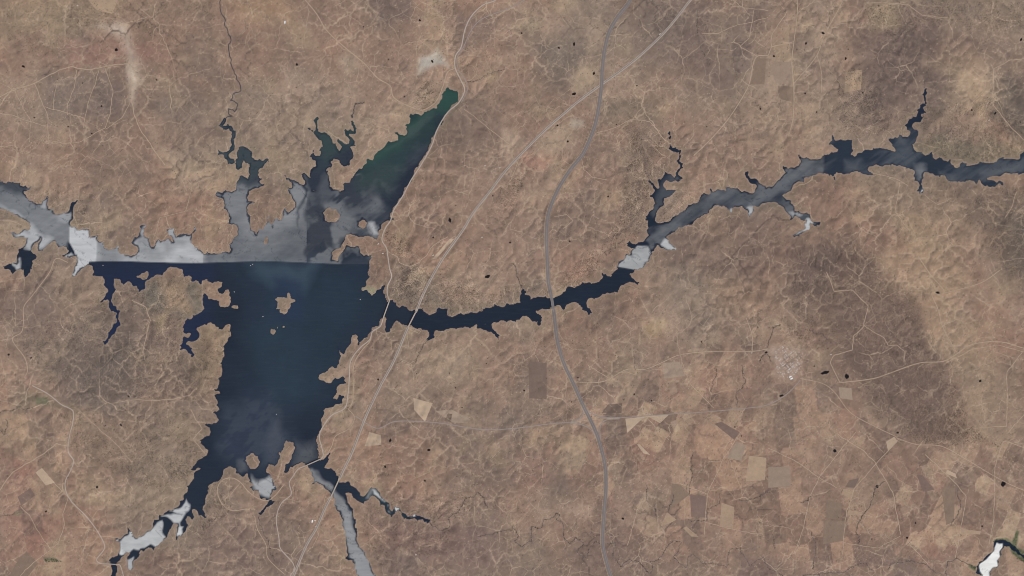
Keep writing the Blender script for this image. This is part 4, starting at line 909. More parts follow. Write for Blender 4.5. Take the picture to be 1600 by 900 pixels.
# water sheets -------------------------------------------------------
wet = SD*np.where(wmask, 1, -1) > -2.6
wq = wet[1:,:-1] | wet[1:,1:] | wet[:-1,1:] | wet[:-1,:-1]
def soft(P, X, Y, s): return np.clip(.5-sdist(P, X, Y)/s, 0, 1)
def water_fields(X, Y):
    nA = fbm(X, Y, 46, 4, 601, .6); nB = fbm((X-.7*Y)*.22, (X*.7+Y)*1.25, 30, 4, 611, .65); nC = fbm(X, Y, 16, 3, 621)
    wX = X+7*fbm(X, Y, 30, 3, 631); wY = Y+7*fbm(X, Y, 30, 3, 641)
    nP = np.clip(.5+3.0*fbm(X+.3*wX, Y, 38, 4, 615, .6), 0, 1); nQ = np.clip(.5+3.5*fbm((X-.7*Y)*.5, X*.7+Y, 30, 4, 618, .65), 0, 1)
    g = np.zeros(X.shape, np.float32)  # strength of the sun glint, painted area by area
    def put(P, v, s, warp=True):
        nonlocal g
        a = soft(P, wX if warp else X, wY if warp else Y, s)
        g = g*(1-a)+v*a
    seam = 409.5+1.2*np.sin(X/38.0)+np.clip((X-420)/60, 0, 4)*.9
    # northern basin, glint painted in above the straight seam
    put([(317,200),(470,260),(479.5,300),(479.5,416),(317,416)], .145+.04*nA+.03*nB, 1.2, False)
    put([(330,180),(425,180),(425,292),(330,292)], .035, 14)
    put([(384,300),(470,295),(475,345),(440,350),(400,372),(386,360)], .25, 18)
    put([(340,296),(380,296),(384,330),(352,340)], .22, 14)
    put([(450,270),(484,270),(484,320),(460,320)], .24, 10)
    put([(474,320),(481,300),(483,270),(500,200),(480,190),(472,300),(466,352)], .03, 6)
    put([(479.5,300),(620,250),(620,416),(479.5,416)], .025+.115*nQ, 2.0, False)
    put([(505,320),(530,322),(560,350),(555,365),(520,390),(508,370)], .16, 16)
    put([(565,300),(610,290),(605,340),(580,372),(562,368)], .09+.08*np.clip(nB+.4*nC, -.8, 1), 26)
    put([(579,352),(590,352),(589,372),(580,374)], .42, 8)
    put([(480,300),(500,300),(515,345),(525,380),(520,392),(505,375),(492,380),(484,412),(480,412)], .035+.05*np.clip(nC+nB, 0, 1), 6)
    put([(535,305),(560,290),(580,320),(560,342),(540,330)], .03+.06*np.clip(nB+nC, 0, 1), 12)
    put([(480,180),(560,180),(555,262),(515,262),(505,300),(484,300)], .02, 8)
    put([(515,262),(545,270),(520,300),(505,320),(495,300)], .07, 12)
    put([(560,262),(630,200),(720,130),(725,165),(670,240),(610,330),(575,300)], .008+.022*np.clip(nB+.3*nC, 0, 1), 14)
    put([(560,290),(590,262),(625,262),(612,300),(590,312)], .02+.03*np.clip(nB+nC, 0, 1), 16)
    put([(640,170),(740,120),(740,170),(700,180)], .008, 16)
    put([(536,370),(590,376),(585,410),(530,410)], .06+.10*np.clip(nC, -.5, 1), 6)
    # bright panels to the west
    put([(150.3,340),(317.2,330),(317.2,416),(150.3,416)], .40, 1.2, False)
    put([(150.3,374),(180,385),(190,415),(150.3,416)], .27, 10)
    put([(206,384),(232,372),(300,372),(300,385),(250,400),(214,396)], .36+.10*nC, 12)
    put([(250,396),(300,384),(318,392),(318,412),(250,412)], .50, 16)
    put([(210,350),(226,350),(226,374),(210,378)], .03, 5)
    put([(-200,240),(100,300),(112,350),(112,372),(104,388),(60,380),(-200,320)], .22+.05*nB, 6)
    put([(-200,230),(30,283),(48,294),(42,308),(0,296),(-200,270)], .06, 8)
    put([(18,330),(50,348),(60,360),(84,374),(80,382),(66,394),(46,394),(20,372),(20,360),(44,362)], .50, 9)
    put([(-30,318),(0,320),(14,327),(32,340),(24,342),(0,328),(-30,322)], .34, 4)
    put([(108.5,354),(122,352),(152,366),(150.2,413),(138,413),(128,420),(118,440),(108,440),(120,408),(116,392),(108,378)], .60, 1.6, False)
    put([(100,392),(112,390),(120,400),(98,402)], .50, 3)
    put([(88,330),(110,330),(110,345),(96,346)], .36, 5)
    put([(70,306),(76,306),(74,326),(66,322)], .42, 3)
    put([(-30,393),(60,393),(60,440),(-30,440)], .005, 2)
    put([(24,411),(34,411),(34,419),(24,419)], .5, 3)
    # south of the seam the painted glint is taken out, with faint slicks
    below = np.clip((Y-seam)/.9+.5, 0, 1)*(X > 138)*(X < 640)
    g = g*(1-below)+below*.004
    south = Y > 520
    put([(345,640),(420,610),(450,640),(462,690),(430,730),(372,735),(340,700)], .006+.013*nQ, 26)
    put([(372,725),(384,722),(386,742),(374,742)], .07, 10)
    put([(409,700),(440,640),(448,690),(436,706),(420,726)], .03+.015*nB, 18)
    put([(462,690),(490,690),(494,712),(476,726),(460,722)], .07, 16)
    put([(395,748),(425,746),(432,764),(424,784),(410,780),(400,764)], .38, 8)
    put([(476,728),(492,730),(520,760),(532,772),(545,800),(556,840),(590,900),(640,1000),(560,1000),(548,890),(530,810),(505,770),(484,745)], .20+.04*nB, 7)
    put([(530,800),(548,800),(556,840),(590,900),(640,1000),(560,1000),(552,900),(536,830)], .27, 10)
    put([(570,778),(586,764),(594,770),(584,774),(576,782)], .16, 6)
    put([(583,772),(590,774),(602,787),(598,788),(588,780)], .5, 3)
    put([(615,794),(623,792),(624,798),(617,801)], .55, 3)
    put([(603,794),(608,794),(608,800),(604,800)], .3, 3)
    put([(643,803),(650,803),(650,810),(643,810)], .55, 3)
    put([(286,776),(291,786),(290,806),(282,812),(287,826),(280,840),(273,836),(278,820),(268,814),(254,812),(266,808),(282,800),(270,800)], .5, 3)
    put([(280,818),(288,818),(284,834),(274,838)], .62, 3)
    put([(180,840),(192,840),(206,832),(226,836),(242,822),(253,820),(254,842),(244,858),(232,854),(222,862),(214,858),(204,860),(192,868),(186,852)], .50+.04*nC, 3)
    put([(182,840),(188,846),(196,866),(190,866),(184,850)], .62, 3)
    put([(200,876),(210,872),(208,892),(200,892)], .42, 3)
    # eastern river
    put([(964,416.5),(973,404),(996,384),(1012,384),(1018,396),(1012,410),(1004,422),(994,421.5)], .34+.03*nC, 1.6, False)
    put([(1026,378),(1042,370),(1060,390),(1044,394),(1028,384)], .46, 3)
    put([(1006,360),(1048,345),(1090,312),(1130,292),(1190,284),(1220,275),(1250,240),(1288,240),(1287,280),(1240,300),(1282,345),(1250,375),(1240,340),(1180,324),(1100,338),(1060,360),(1030,385),(1014,392)], .068+.055*np.clip(nB+.5*nC, -.9, 1), 4)
    put([(1010,330),(1045,270),(1068,270),(1060,300),(1030,345)], .05, 10)
    put([(1186,282),(1212,288),(1240,272),(1230,298),(1200,306),(1186,300)], .11, 12)
    put([(1166,322),(1180,322),(1174,342),(1166,340)], .40, 4)
    put([(1138,326),(1146,326),(1144,336),(1138,336)], .36, 3)
    put([(1258,344),(1268,344),(1264,362),(1240,372),(1240,366)], .45, 3)
    put([(1228,330),(1246,336),(1240,344),(1232,342)], .28, 4)
    put([(1287,200),(1760,200),(1760,300),(1287,300)], .016+.035*np.clip(nB*1.4+.3*nA, -.4, 1), 5, False)
    put([(1320,255),(1345,256),(1340,266),(1322,266)], .06, 12)
    put([(1428,262),(1442,262),(1442,280),(1430,282)], .12, 10)
    put([(1438,294),(1443,294),(1443,303),(1438,303)], .5, 2)
    put([(1400,205),(1412,205),(1410,225),(1400,228)], .05, 10)
    put([(1470,274),(1500,276),(1500,284),(1480,284)], .07, 10)
    put([(1530,270),(1580,256),(1600,262),(1560,272),(1540,278)], .07, 10)
    # farm lake
    put([(1557,848),(1562,850),(1566,849),(1566,855),(1561,862),(1562,870),(1557,876),(1560,884),(1550,888),(1545,894),(1546,904),(1538,904),(1531,892),(1529,882),(1541,874),(1548,866),(1553,858)], .62, 1.2, False)
    sdw = resample(SD, gx, gy, X, Y)
    lee = np.clip((1.2+1.9*fbm(X, Y, 13, 3, 651)-sdw)/1.6+.5, 0, 1)      # sheltered, mirror-calm water under the banks
    g = g*(1-.9*lee)
    fl = np.abs(fbm((X+Y*.6)*.4, (X*.6-Y)*1.3, 24, 3, 661))            # slick lines
    g = g*(1-.45*np.clip(1-fl/.05, 0, 1))
    # colour of the water itself
    bcol = np.empty(X.shape+(3,), np.float32); bcol[:] = col(30,37,48)
    def tint(P, c, a, s):
        w = a*soft(P, wX, wY, s)
        bcol[...] += (col(*c)-bcol)*w[...,None]
    tint([(370,412),(560,415),(590,470),(540,560),(500,640),(420,640),(380,580),(400,470)], (37,49,60), .85, 60)
    tint([(390,412),(500,412),(480,450),(420,452)], (58,72,83), .8, 26)
    tint([(140,410),(330,410),(330,560),(140,560)], (30,38,60), .8, 30)
    tint([(480,180),(560,180),(560,300),(600,300),(740,120),(700,120),(500,260)], (38,54,54), .9, 20)
    tint([(345,640),(420,610),(450,640),(462,690),(430,730),(372,735),(340,700)], (48,56,70), .7, 40)
    tint([(335,185),(420,220),(420,270),(380,290),(340,260)], (38,50,54), .8, 12)
    tint([(560,262),(600,225),(640,190),(690,140),(690,165),(640,215),(590,262)], (40,66,58), .8, 14)
    tint([(675,135),(720,130),(720,175),(690,175)], (38,66,56), .8, 16)
    tint([(400,520),(440,500),(480,560),(470,620),(420,620)], (40,54,63), .5, 50)
    tint([(430,440),(470,440),(470,500),(425,500)], (36,47,66), .7, 18)
    tint([(1287,200),(1760,200),(1760,300),(1287,300)], (40,48,58), .8, 6)
    tint([(1540,840),(1640,840),(1640,900)], (24,32,44), .8, 6)
    tint([(560,756),(640,790),(640,820),(560,790)], (36,50,54), .7, 8)
    bcol *= (1+.05*nA)[...,None]
    return g, tolin(bcol)

def water_sheet(name, sel, z=0.0):
    ids = Q[sel.ravel()]
    used, inv = np.unique(ids, return_inverse=True)
    X = GX.ravel()[used]; Y = GY.ravel()[used]
    me = grid_mesh(name, np.stack([wx(X), wy(Y), np.full_like(X, z)], -1), inv.reshape(-1,4), M['water'])
    g, b = water_fields(X, Y)
    a = me.attributes.new('glint_mask', 'FLOAT', 'POINT'); a.data.foreach_set('value', np.clip(g, 0, 1).astype(np.float32))
    ca = me.color_attributes.new('body', 'FLOAT_COLOR', 'POINT')
    ca.data.foreach_set('color', np.concatenate([b, np.ones((len(X),1))], 1).astype(np.float32).ravel())
    return link(name, me, kind='structure')
qx = GX[:-1,:-1]; qy = GY[:-1,:-1]
farm_sel = wq & (qx > 1500) & (qy > 800)
water_sheet('reservoir_water', wq & ~farm_sel)
water_sheet('farm_lake_water', farm_sel, FARM_Z)

# roads ----------------------------------------------------------------
def ribbon_mesh(name, P, off, width, lift, mat, step_mat=None):
    V, F = [], []
    n = len(P)
    for i, p in enumerate(P):
        a = P[max(0, i-1)]; b = P[min(n-1, i+1)]
        tx, ty = b[0]-a[0], b[1]-a[1]; L = math.hypot(tx, ty) or 1
        nx_, ny_ = -ty/L, tx/L
        q = [(p[0]+nx_*(off+s*width/2), p[1]+ny_*(off+s*width/2)) for s in (-1, 0, 1)]
        z = max(hz(*c) for c in q)+lift
        for c in q: V.append((wx(c[0]), wy(c[1]), z))
        if i:
            k = 3*i
            F += [(k-3, k-2, k+1, k), (k-2, k-1, k+2, k+1)]
    me = mesh(name, V, F, [mat])
    # faces must look up
    if me.polygons and me.polygons[0].normal.z < 0: me.flip_normals()
    return me
seen_names = set()
LIFT = {'dirt_track': .8, 'country_road': 1.2, 'slip_road': 1.5, 'overpass_road': 1.9, 'main_road': 1.6, 'valley_road': 1.6, 'motorway': 3.0, 'embanked_line': 2.2}
for name, P, w, tone in PATHS:
    lf = LIFT[name]
    if name == 'motorway':
        o = link(name, ribbon_mesh('verge', P, 0, w, lf, M['verge']), kind='structure')
        for s in (-1, 1): link('carriageway', ribbon_mesh('carriageway', P, s*1.3, 1.5, lf+.5, M['asphalt']), o)
        link('service_track', ribbon_mesh('service_track', P, 3.7, .7, lf, M['pale']), o)
    elif name == 'embanked_line':
        o = link(name, ribbon_mesh('embankment', P, 0, w, lf, M['ballast']), kind='structure')
        link('trackbed', ribbon_mesh('trackbed', P, .2, 1.2, lf+.5, M['trackbed']), o)
    elif tone == 'main':
        link(name, ribbon_mesh(name, P, 0, w, lf, M['oldroad']), kind='structure')
    else:
        link(name, ribbon_mesh(name, P, 0, w, lf, M[tone]), kind='structure')
for k, (P, w, v) in enumerate(SPATHS):
    link('stream', ribbon_mesh('stream', P, 0, w*(1 if k < 2 else .8), .5, M['creek' if k < 2 else 'stream']), kind='structure')

# fields ---------------------------------------------------------------
def clip_convex(poly, P):
    out = poly
    n = len(P)
    area = sum(P[i][0]*P[(i+1)%n][1]-P[(i+1)%n][0]*P[i][1] for i in range(n))
    sgn = 1 if area > 0 else -1
    for i in range(n):
        a, b = P[i], P[(i+1) % n]
        def side(p): return sgn*((b[0]-a[0])*(p[1]-a[1])-(b[1]-a[1])*(p[0]-a[0]))
        res = []
        for k in range(len(out)):
            p, q = out[k], out[(k+1) % len(out)]
            sp_, sq = side(p), side(q)
            if sp_ >= 0: res.append(p)
            if (sp_ >= 0) != (sq >= 0):
                t = sp_/(sp_-sq); res.append((p[0]+(q[0]-p[0])*t, p[1]+(q[1]-p[1])*t))
        out = res
        if len(out) < 3: return []
    return out
for P, tone in FIELDS:
    i0 = int((min(p[0] for p in P)-X0)/STEP); i1 = int((max(p[0] for p in P)-X0)/STEP)+1
    j0 = int((min(p[1] for p in P)-Y0)/STEP); j1 = int((max(p[1] for p in P)-Y0)/STEP)+1
    V, F, key = [], [], {}
    for j in range(j0, j1+1):
        for i in range(i0, i1+1):
            x, y = X0+i*STEP, Y0+j*STEP
            c = clip_convex([(x,y),(x,y+STEP),(x+STEP,y+STEP),(x+STEP,y)], P)
            if not c: continue
            f = []
            for q in c:
                kk = (round(q[0],3), round(q[1],3))
                if kk not in key:
                    key[kk] = len(V); V.append((wx(q[0]), wy(q[1]), hz(*q)+.45))
                if key[kk] not in f: f.append(key[kk])
            if len(f) > 2: F.append(f)
    if not F: continue
    me = mesh('field', V, F, [M[{'pale': 'palef', 'grey': 'greyf'}.get(tone, tone)]])
    me.polygons.foreach_set('use_smooth', [True]*len(me.polygons))
    if me.polygons[0].normal.z < 0: me.flip_normals()
    link('field', me, kind='structure')

# ponds ----------------------------------------------------------------
for n, (x, y, r, el) in enumerate(PONDS):
    rr = random.Random(n)
    a0 = rr.uniform(0, math.pi) if el < 1.75 else -.25
    V, F = [(wx(x), wy(y), 0)], []
    m = 14
    for k in range(m):
        a = 2*math.pi*k/m; q = r*rr.uniform(.78, 1.18)*1.05
        u, v = q*math.cos(a)*el, q*math.sin(a)/math.sqrt(el)
        V.append((wx(x+u*math.cos(a0)-v*math.sin(a0)), wy(y+u*math.sin(a0)+v*math.cos(a0)), 0))
    z = max(hz(800+p[0]/S, 450-p[1]/S) for p in V)+.35
    V = [(p[0], p[1], z) for p in V]
    F = [(0, 1+(k+1) % m, 1+k) for k in range(m)]
    me = mesh('pond', V, F, [M['pond']])
    if me.polygons[0].normal.z < 0: me.flip_normals()
    link('pond', me, kind='structure')

# bridges --------------------------------------------------------------
def box(V, F, c, u, n, l, w, z0, z1):
    """box along direction u (metres), centre c (x, y)"""
    k = len(V)
    for z in (z0, z1):
        for s, t in ((-1,-1),(1,-1),(1,1),(-1,1)):
            V.append((c[0]+u[0]*s*l/2+n[0]*t*w/2, c[1]+u[1]*s*l/2+n[1]*t*w/2, z))
    F += [(k,k+3,k+2,k+1),(k+4,k+5,k+6,k+7),(k,k+1,k+5,k+4),(k+1,k+2,k+6,k+5),(k+2,k+3,k+7,k+6),(k+3,k,k+4,k+7)]
def bridge(name, a, b, width, label, zdeck=DECK+1.8):
    A = Vector((wx(a[0]), wy(a[1]))); B = Vector((wx(b[0]), wy(b[1])))
    d = B-A; L = d.length+16; u = d.normalized(); n = Vector((-u.y, u.x)); mid = (A+B)/2
    root = bpy.data.objects.new(name, None); C.objects.link(root); root.location = (mid.x, mid.y, 0); root.empty_display_size = 10
    root['label'] = label; root['category'] = 'bridge'
    def part(nm, boxes, m, par=None):
        V, F = [], []
        for bx in boxes: box(V, F, *bx)
        return link(nm, mesh(nm, V, F, [m]), par or root)
    dk = part('deck', [((0,0), u, n, L, width, zdeck-1.6, zdeck)], M['concrete'])
    part('roadway', [((0,0), u, n, L-.5, width-4, zdeck+.02, zdeck+.25)], M['oldroad'] if width < 30 else M['asphalt'], dk)
    for s in (-1, 1):
        part('parapet', [(tuple(n*s*(width/2-.5)), u, n, L-1, .6, zdeck+.03, zdeck+1.1)], M['concrete'], dk)
    k = max(2, int(L/38))
    for i in range(k):
        p = u*(-L/2+L*(i+.5)/k)
        part('pier', [((p.x, p.y), u, n, 3.2, width*.62, -9, zdeck-1.62)], M['pier'])
for b in BRIDGES: bridge(*b)

# village and farm buildings --------------------------------------------
def house_mesh(name, l, w, hw, hr, wall, roof):
    V = [(-l/2,-w/2,-1.5),(l/2,-w/2,-1.5),(l/2,w/2,-1.5),(-l/2,w/2,-1.5),(-l/2,-w/2,hw),(l/2,-w/2,hw),(l/2,w/2,hw),(-l/2,w/2,hw),(-l/2,0,hw+hr),(l/2,0,hw+hr)]
    F = [(0,1,5,4),(2,3,7,6),(1,2,6,9,5),(3,0,4,8,7)]
    e = .5
    k = len(V)
    V += [(-l/2-e,-w/2-e,hw-.2),(l/2+e,-w/2-e,hw-.2),(l/2+e,0,hw+hr+.25),(-l/2-e,0,hw+hr+.25),(l/2+e,w/2+e,hw-.2),(-l/2-e,w/2+e,hw-.2)]
    F += [(k,k+1,k+2,k+3),(k+3,k+2,k+4,k+5)]
    me = mesh(name, V, F, [wall, roof])
    for p in me.polygons[-2:]: p.material_index = 1
    return me
HM = [house_mesh('village_house', 15, 11, 5.5, 2.2, M['white'], M['tile']), house_mesh('village_house', 19, 12, 6, 2.4, M['white'], M['tile']),
      house_mesh('village_house', 13, 10, 5, 1.4, M['white'], M['paleroof']), house_mesh('village_house', 22, 10, 4.5, 1.6, M['white'], M['paleroof'])]
TOWN = [(1199,547),(1222,541),(1240,545),(1256,553),(1254,568),(1246,585),(1236,590),(1218,592),(1212,590),(1214,578),(1206,560)]
rr = random.Random(5)
ang = math.radians(-38)
streets = 0
for i in range(-14, 15):
    for j in range(-14, 15):
        u = i*2.25+(.9 if i % 4 in (0,) else 0); v = j*2.35+(1.0 if j % 3 == 0 else 0)
        x = 1230+u*math.cos(ang)-v*math.sin(ang)+rr.uniform(-.35,.35); y = 568+u*math.sin(ang)+v*math.cos(ang)+rr.uniform(-.35,.35)
        if i % 5 == 0 or j % 6 == 0: continue
        if sdist(TOWN, np.array([x]), np.array([y]))[0] > -.5 or rr.random() < .12: continue
        if x < 1212 and rr.random() < .6: continue
        if y > 574 and x < 1222 and rr.random() < .4: continue
        north = y < 566
        o = link('village_house', HM[rr.choice((0,0,1,1,2,3)) if north else rr.choice((0,1,2,2,3))], loc=(wx(x), wy(y), hz(x, y)+.4), kind=None, cat='house',
                 label='small house in the close rows of the village, upper half' if north else 'small house in the village rows, lower half near the white sheds',
                 group='houses of the upper village' if north else 'houses of the lower village')
        o.rotation_euler = (0, 0, -ang+(math.pi/2 if rr.random() < .35 else 0)+rr.uniform(-.06,.06))
BARN = house_mesh('farm_building', 34, 14, 6, 2.0, M['white'], M['metal'])
BARN2 = house_mesh('farm_building', 20, 11, 4.5, 1.8, M['white'], M['paleroof'])
for x, y, rz, me, lab in (
 (445.3,35,1.5,BARN,'bright white roofed barn standing alone near the upper left road'),
 (121.5,9,.4,BARN2,'small white building among scattered trees at the upper left edge'),
 (781,262,.9,BARN2,'pale farmhouse beside a grey yard along the embanked line'),
 (758,259,.3,BARN2,'tiny pale hut on the bare slope left of the farm yard'),
 (676.8,398.8,.5,BARN2,'white hut at the top of the long sandy strip'),
 (488,814,1.4,BARN,'long white shed, upper one of the farmstead beside the southern embankment'),
 (492.5,813,-.2,BARN2,'small white shed, right one of the farmstead beside the southern embankment'),
 (493.5,822,.3,BARN2,'white hut at the bend just below the southern farmstead'),
 (649.8,866.5,.2,BARN2,'lone white house on the brown hills near the bottom edge'),
 (1234.5,588.5,.5,BARN,'bright white factory shed at the lower edge of the village'),
 (1236.5,591.5,.5,BARN,'second white factory shed below the village, nearer the road'),
 (1174,551.2,.2,BARN2,'white hut at the crossroads left of the village'),
 (1298,554,.1,BARN2,'white farmhouse by the track right of the village'),
 (1031,53.5,.8,BARN2,'white station building beside the embanked line at the top'),
 (753,371,.4,BARN2,'small white hut in the bare middle hills'),
 (1545,188,.9,BARN2,'pale farm shed among the rocky spots at the upper right'),
 (591,381,.6,BARN2,'pale hut on the round knoll of the marina peninsula'),
 (598,396,.2,BARN2,'white lodge beside the junction behind the marina')):
    o = link('farm_building', me, loc=(wx(x), wy(y), hz(x, y)+.6), label=lab, cat='building')
    o.rotation_euler = (0, 0, rz)

# boats and floating cages on the lake ------------------------------------
def hull(l, w):
    V, F = [], []
    prof = [(-.5,.8),(-.1,1),(.25,.8),(.5,.04)]
    for z, k in ((-.6,.6),(1.2,1)):
        for x, q in prof: V.append((x*l, -q*w/2*k, z))
        for x, q in reversed(prof): V.append((x*l, q*w/2*k, z))
    n = 8
    F.append(tuple(range(n))[::-1])
    F.append(tuple(range(n, 2*n)))
    for i in range(n): F.append((i, (i+1) % n, n+(i+1) % n, n+i))
    return mesh('hull', V, F, [M['white']])
hm = hull(15, 5.5)
cabin = house_mesh('cabin', 5, 3.4, 2.8, .4, M['white'], M['metal'])
for x, y, rz, lab in ((391.5,415,.3,'white boat on the dark water just under the straight glint edge, left of a pair'), (395,413,1.2,'white boat on the dark water just under the straight glint edge, right of a pair'),
                      (366,456,2.6,'small white boat off the tip of the grey wooded peninsula'), (411,494.5,.2,'lone white boat in the open water left of the islands'), (563,468,.4,'small white boat off the marina rocks'),
                      (432,647.5,.7,'white boat on the streaky southern water'), (161,414.5,-.3,'white boat close to the left end of the straight glint edge')):
    root = bpy.data.objects.new('boat', None); C.objects.link(root); root.location = (wx(x), wy(y), .3); root.rotation_euler = (0,0,rz)
    root['label'] = lab; root['category'] = 'boat'
    link('hull', hm, root); link('cabin', cabin, root, (-1.5,0,1.25))

# trees --------------------------------------------------------------------
def blob_mesh(name, seed, mat, n=9):
    r = random.Random(seed)
    bm = bmesh.new()
    for k in range(n):
        a = r.uniform(0, 6.283); d = r.uniform(0, .62); z = r.uniform(-.25, .35)
        q = r.uniform(.32, .55)
        g = bmesh.ops.create_icosphere(bm, subdivisions=1, radius=q)
        for v in g['verts']:
            v.co = Vector((v.co.x*r.uniform(.8,1.2), v.co.y*r.uniform(.8,1.2), v.co.z*.75))+Vector((d*math.cos(a), d*math.sin(a), z))
    me = bpy.data.meshes.new(name); bm.to_mesh(me); bm.free(); me.materials.append(mat)
    return me
crowns = [blob_mesh('crown', s, M['leaf']) for s in range(4)]
def trunk_mesh():
    V, F = [], []
    def tube(a, b, r0, r1, m=6):
        k = len(V); d = (Vector(b)-Vector(a)).normalized(); x = d.orthogonal().normalized(); y = d.cross(x)
        for p, r in ((a, r0), (b, r1)):
            for i in range(m):
                t = 2*math.pi*i/m; V.append(tuple(Vector(p)+x*r*math.cos(t)+y*r*math.sin(t)))
        for i in range(m): F.append((k+i, k+(i+1)%m, k+m+(i+1)%m, k+m+i))
    tube((0,0,-.8),(0.1,0,2.2),.42,.3)
    tube((0.1,0,2.1),(1.4,.5,4.2),.22,.08); tube((0.1,0,2.1),(-1.1,.9,4.4),.22,.08); tube((.1,0,2.1),(-.2,-1.4,4.3),.2,.08)
    return mesh('trunk', V, F, [M['bark']])
tm = trunk_mesh()

pts = []
rs = np.random.default_rng(99)
for P, dens in WOODS:
    xa = min(p[0] for p in P)-12; xb = max(p[0] for p in P)+12; ya = min(p[1] for p in P)-12; yb = max(p[1] for p in P)+12
    n = int((xb-xa)*(yb-ya)*dens*1.9)
    x = rs.uniform(xa, xb, n); y = rs.uniform(ya, yb, n)
    d = sdist(P, x+9*fbm(x, y, 26, 2, 701), y+9*fbm(x, y, 26, 2, 711))
    cl = fbm(x, y, 13, 3, 721)
    k = (d < 0) & (rs.random(n) < np.clip(.55+.8*cl, .04, 1))
    pts.append(np.stack([x[k], y[k]], 1))
n = 9000      # sparse scatter everywhere
x = rs.uniform(-60, 1660, n); y = rs.uniform(-40, 940, n)
k = rs.random(n) < np.clip(.25+.9*fbm(x, y, 70, 3, 731), .03, 1)
pts.append(np.stack([x[k], y[k]], 1))
pts = np.concatenate(pts)
pi = ((pts[:,0]-X0)/STEP).astype(int); pj = ((pts[:,1]-Y0)/STEP).astype(int)
ok = (~wmask[pj, pi]) & (SD[pj, pi] > 1.2)
RD = ringdist([(P, False) for _, P, w, t in PATHS], gx, gy, 4.0)
ok &= RD[pj, pi] > np.where(RD[pj, pi] < 4, 1.2, 0)
ok &= sdist(TOWN, pts[:,0], pts[:,1]) > 1
for P, w in ((MOTORWAY_N, 4), (MOTORWAY_S, 4), (EMB_N, 3), (EMB_M, 3), (EMB_S, 3)):
    pass
ok &= RD[pj, pi] > 2.2
pts = pts[ok]

def scatter_mesh(name, P, rad, mat, hscale=.8):
    n = len(P)
    ring_n = 6
    a = rs.uniform(0, 6.28, (n,1))+np.arange(ring_n)[None]*(2*math.pi/ring_n)
    q = rad[:,None]*rs.uniform(.75, 1.25, (n,ring_n))
    z0 = resample(H, gx, gy, P[:,0], P[:,1])
    bxx = wx(P[:,0])[:,None]; byy = wy(P[:,1])[:,None]
    V = np.zeros((n, ring_n+2, 3), np.float32)
    V[:,:ring_n,0] = bxx+q*np.cos(a); V[:,:ring_n,1] = byy+q*np.sin(a); V[:,:ring_n,2] = z0[:,None]+rad[:,None]*hscale*.6
    V[:,ring_n,0] = bxx[:,0]; V[:,ring_n,1] = byy[:,0]; V[:,ring_n,2] = z0+rad*hscale*1.5
    V[:,ring_n+1,0] = bxx[:,0]; V[:,ring_n+1,1] = byy[:,0]; V[:,ring_n+1,2] = z0-.5
    F = []
    for k in range(ring_n):
        F.append((k, (k+1) % ring_n, ring_n)); F.append(((k+1) % ring_n, k, ring_n+1))
    F = np.array(F)[None]+(np.arange(n)*(ring_n+2))[:,None,None]
    F = F.reshape(-1, 3)
    me = bpy.data.meshes.new(name)
    me.vertices.add(n*(ring_n+2)); me.vertices.foreach_set('co', V.ravel())
    me.loops.add(len(F)*3); me.loops.foreach_set('vertex_index', F.astype(np.int32).ravel())
    me.polygons.add(len(F)); me.polygons.foreach_set('loop_start', np.arange(len(F), dtype=np.int32)*3)
    me.update(calc_edges=True); me.materials.append(mat)
    return me

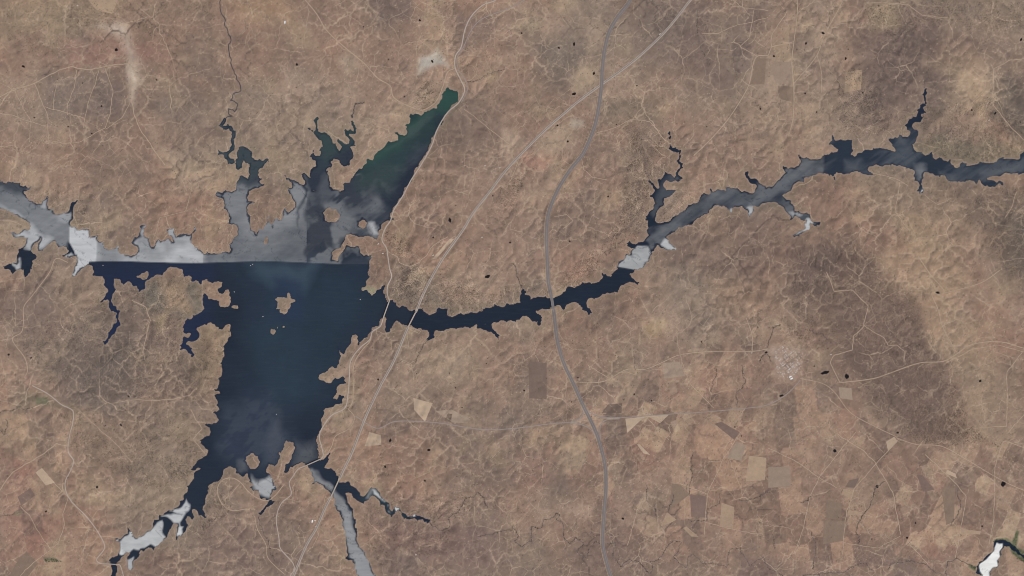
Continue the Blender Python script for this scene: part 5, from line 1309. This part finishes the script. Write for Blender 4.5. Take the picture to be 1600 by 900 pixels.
# 300 single oaks that show clearest: on the pale open ground
spots = [([(1352,4),(1398,2),(1405,40),(1360,48)], 70, 'dark round oak dotted over the pale grass at the upper right'),
         ([(1455,676),(1500,640),(1545,690),(1490,694)], 70, 'dark oak thinning out at the lower end of the dark wooded belt'),
         ([(90,640),(150,640),(210,700),(160,730),(110,700)], 70, 'dark oak on the speckled slope right of the left valley road'),
         ([(20,0),(140,5),(180,40),(60,40)], 50, 'dark oak scattered on the pale ground at the upper left edge'),
         ([(655,132),(688,142),(680,160),(662,166)], 40, 'dark oak of the planted plot beside the head of the upper arm')]
for P, cnt, lab in spots:
    made = 0
    tries = 0
    while made < cnt and tries < 6000:
        tries += 1
        x = rs.uniform(min(p[0] for p in P), max(p[0] for p in P)); y = rs.uniform(min(p[1] for p in P), max(p[1] for p in P))
        if sdist(P, np.array([x]), np.array([y]))[0] > 0: continue
        i, j = int((x-X0)/STEP), int((y-Y0)/STEP)
        if wmask[j,i] or SD[j,i] < 1.5 or RD[j,i] < 2: continue
        k = rs.uniform(4.8, 7.2)
        root = bpy.data.objects.new('oak_tree', None); C.objects.link(root); root.location = (wx(x), wy(y), hz(x, y)); root.rotation_euler = (0,0,rs.uniform(0,6.28))
        root['label'] = lab; root['category'] = 'tree'; root['group'] = lab.replace('dark round oak', 'oaks').replace('dark oak', 'oaks')
        c = link('crown', crowns[made % 4], root, (0,0,k*.62+.6)); c.scale = (k, k, k*.8)
        t = link('trunk', tm, root); t.scale = (k/5.5,)*3
        made += 1
pts = pts[np.argsort(rs.random(len(pts)))][:58000]
link('scrub', scatter_mesh('scrub', pts, rs.uniform(1.9, 4.6, len(pts)), M['scrub']), kind='stuff', label='dark evergreen scrub and small oaks speckling the dry hills', cat='scrub')
# streamside thickets
vp, vr = [], []
for P, w, v in SPATHS:
    for a, b in zip(P, P[1:]):
        n = rs.poisson(v*.75*math.hypot(b[0]-a[0], b[1]-a[1]))
        for _ in range(n):
            t = rs.random()
            vp.append((a[0]+(b[0]-a[0])*t+rs.normal(0, .7), a[1]+(b[1]-a[1])*t+rs.normal(0, .7))); vr.append(rs.uniform(2.0, 4.4))
link('streamside_thicket', scatter_mesh('streamside_thicket', np.array(vp), np.array(vr), M['leaf']), kind='stuff', label='dark thicket following the winding streams', cat='thicket')
# reeds round the farm lake
rp = []
for P, cnt in (([(1574,848),(1580,848),(1585,836),(1589,829),(1591,832),(1588,846),(1588,856),(1600,862),(1600,867),(1592,862)], 420), ([(1578,856),(1586,862),(1596,869),(1600,873),(1600,879),(1588,872)], 300), ([(1551,846),(1557,842),(1569,841),(1560,843.6),(1552.6,847)], 140), ([(1515,883),(1525,885),(1524,890)], 90), ([(70,873),(84,872),(97,877),(72,878)], 160)):
    made = 0
    while made < cnt:
        x = rs.uniform(min(p[0] for p in P), max(p[0] for p in P)); y = rs.uniform(min(p[1] for p in P), max(p[1] for p in P))
        if sdist(P, np.array([x]), np.array([y]))[0] < 0: rp.append((x, y))
        made += 1
link('reed_bed', scatter_mesh('reed_bed', np.array(rp), rs.uniform(2.2, 4.5, len(rp)), M['reed'], .6), kind='stuff', label='green reeds lining the creek into the bright farm lake', cat='reeds')
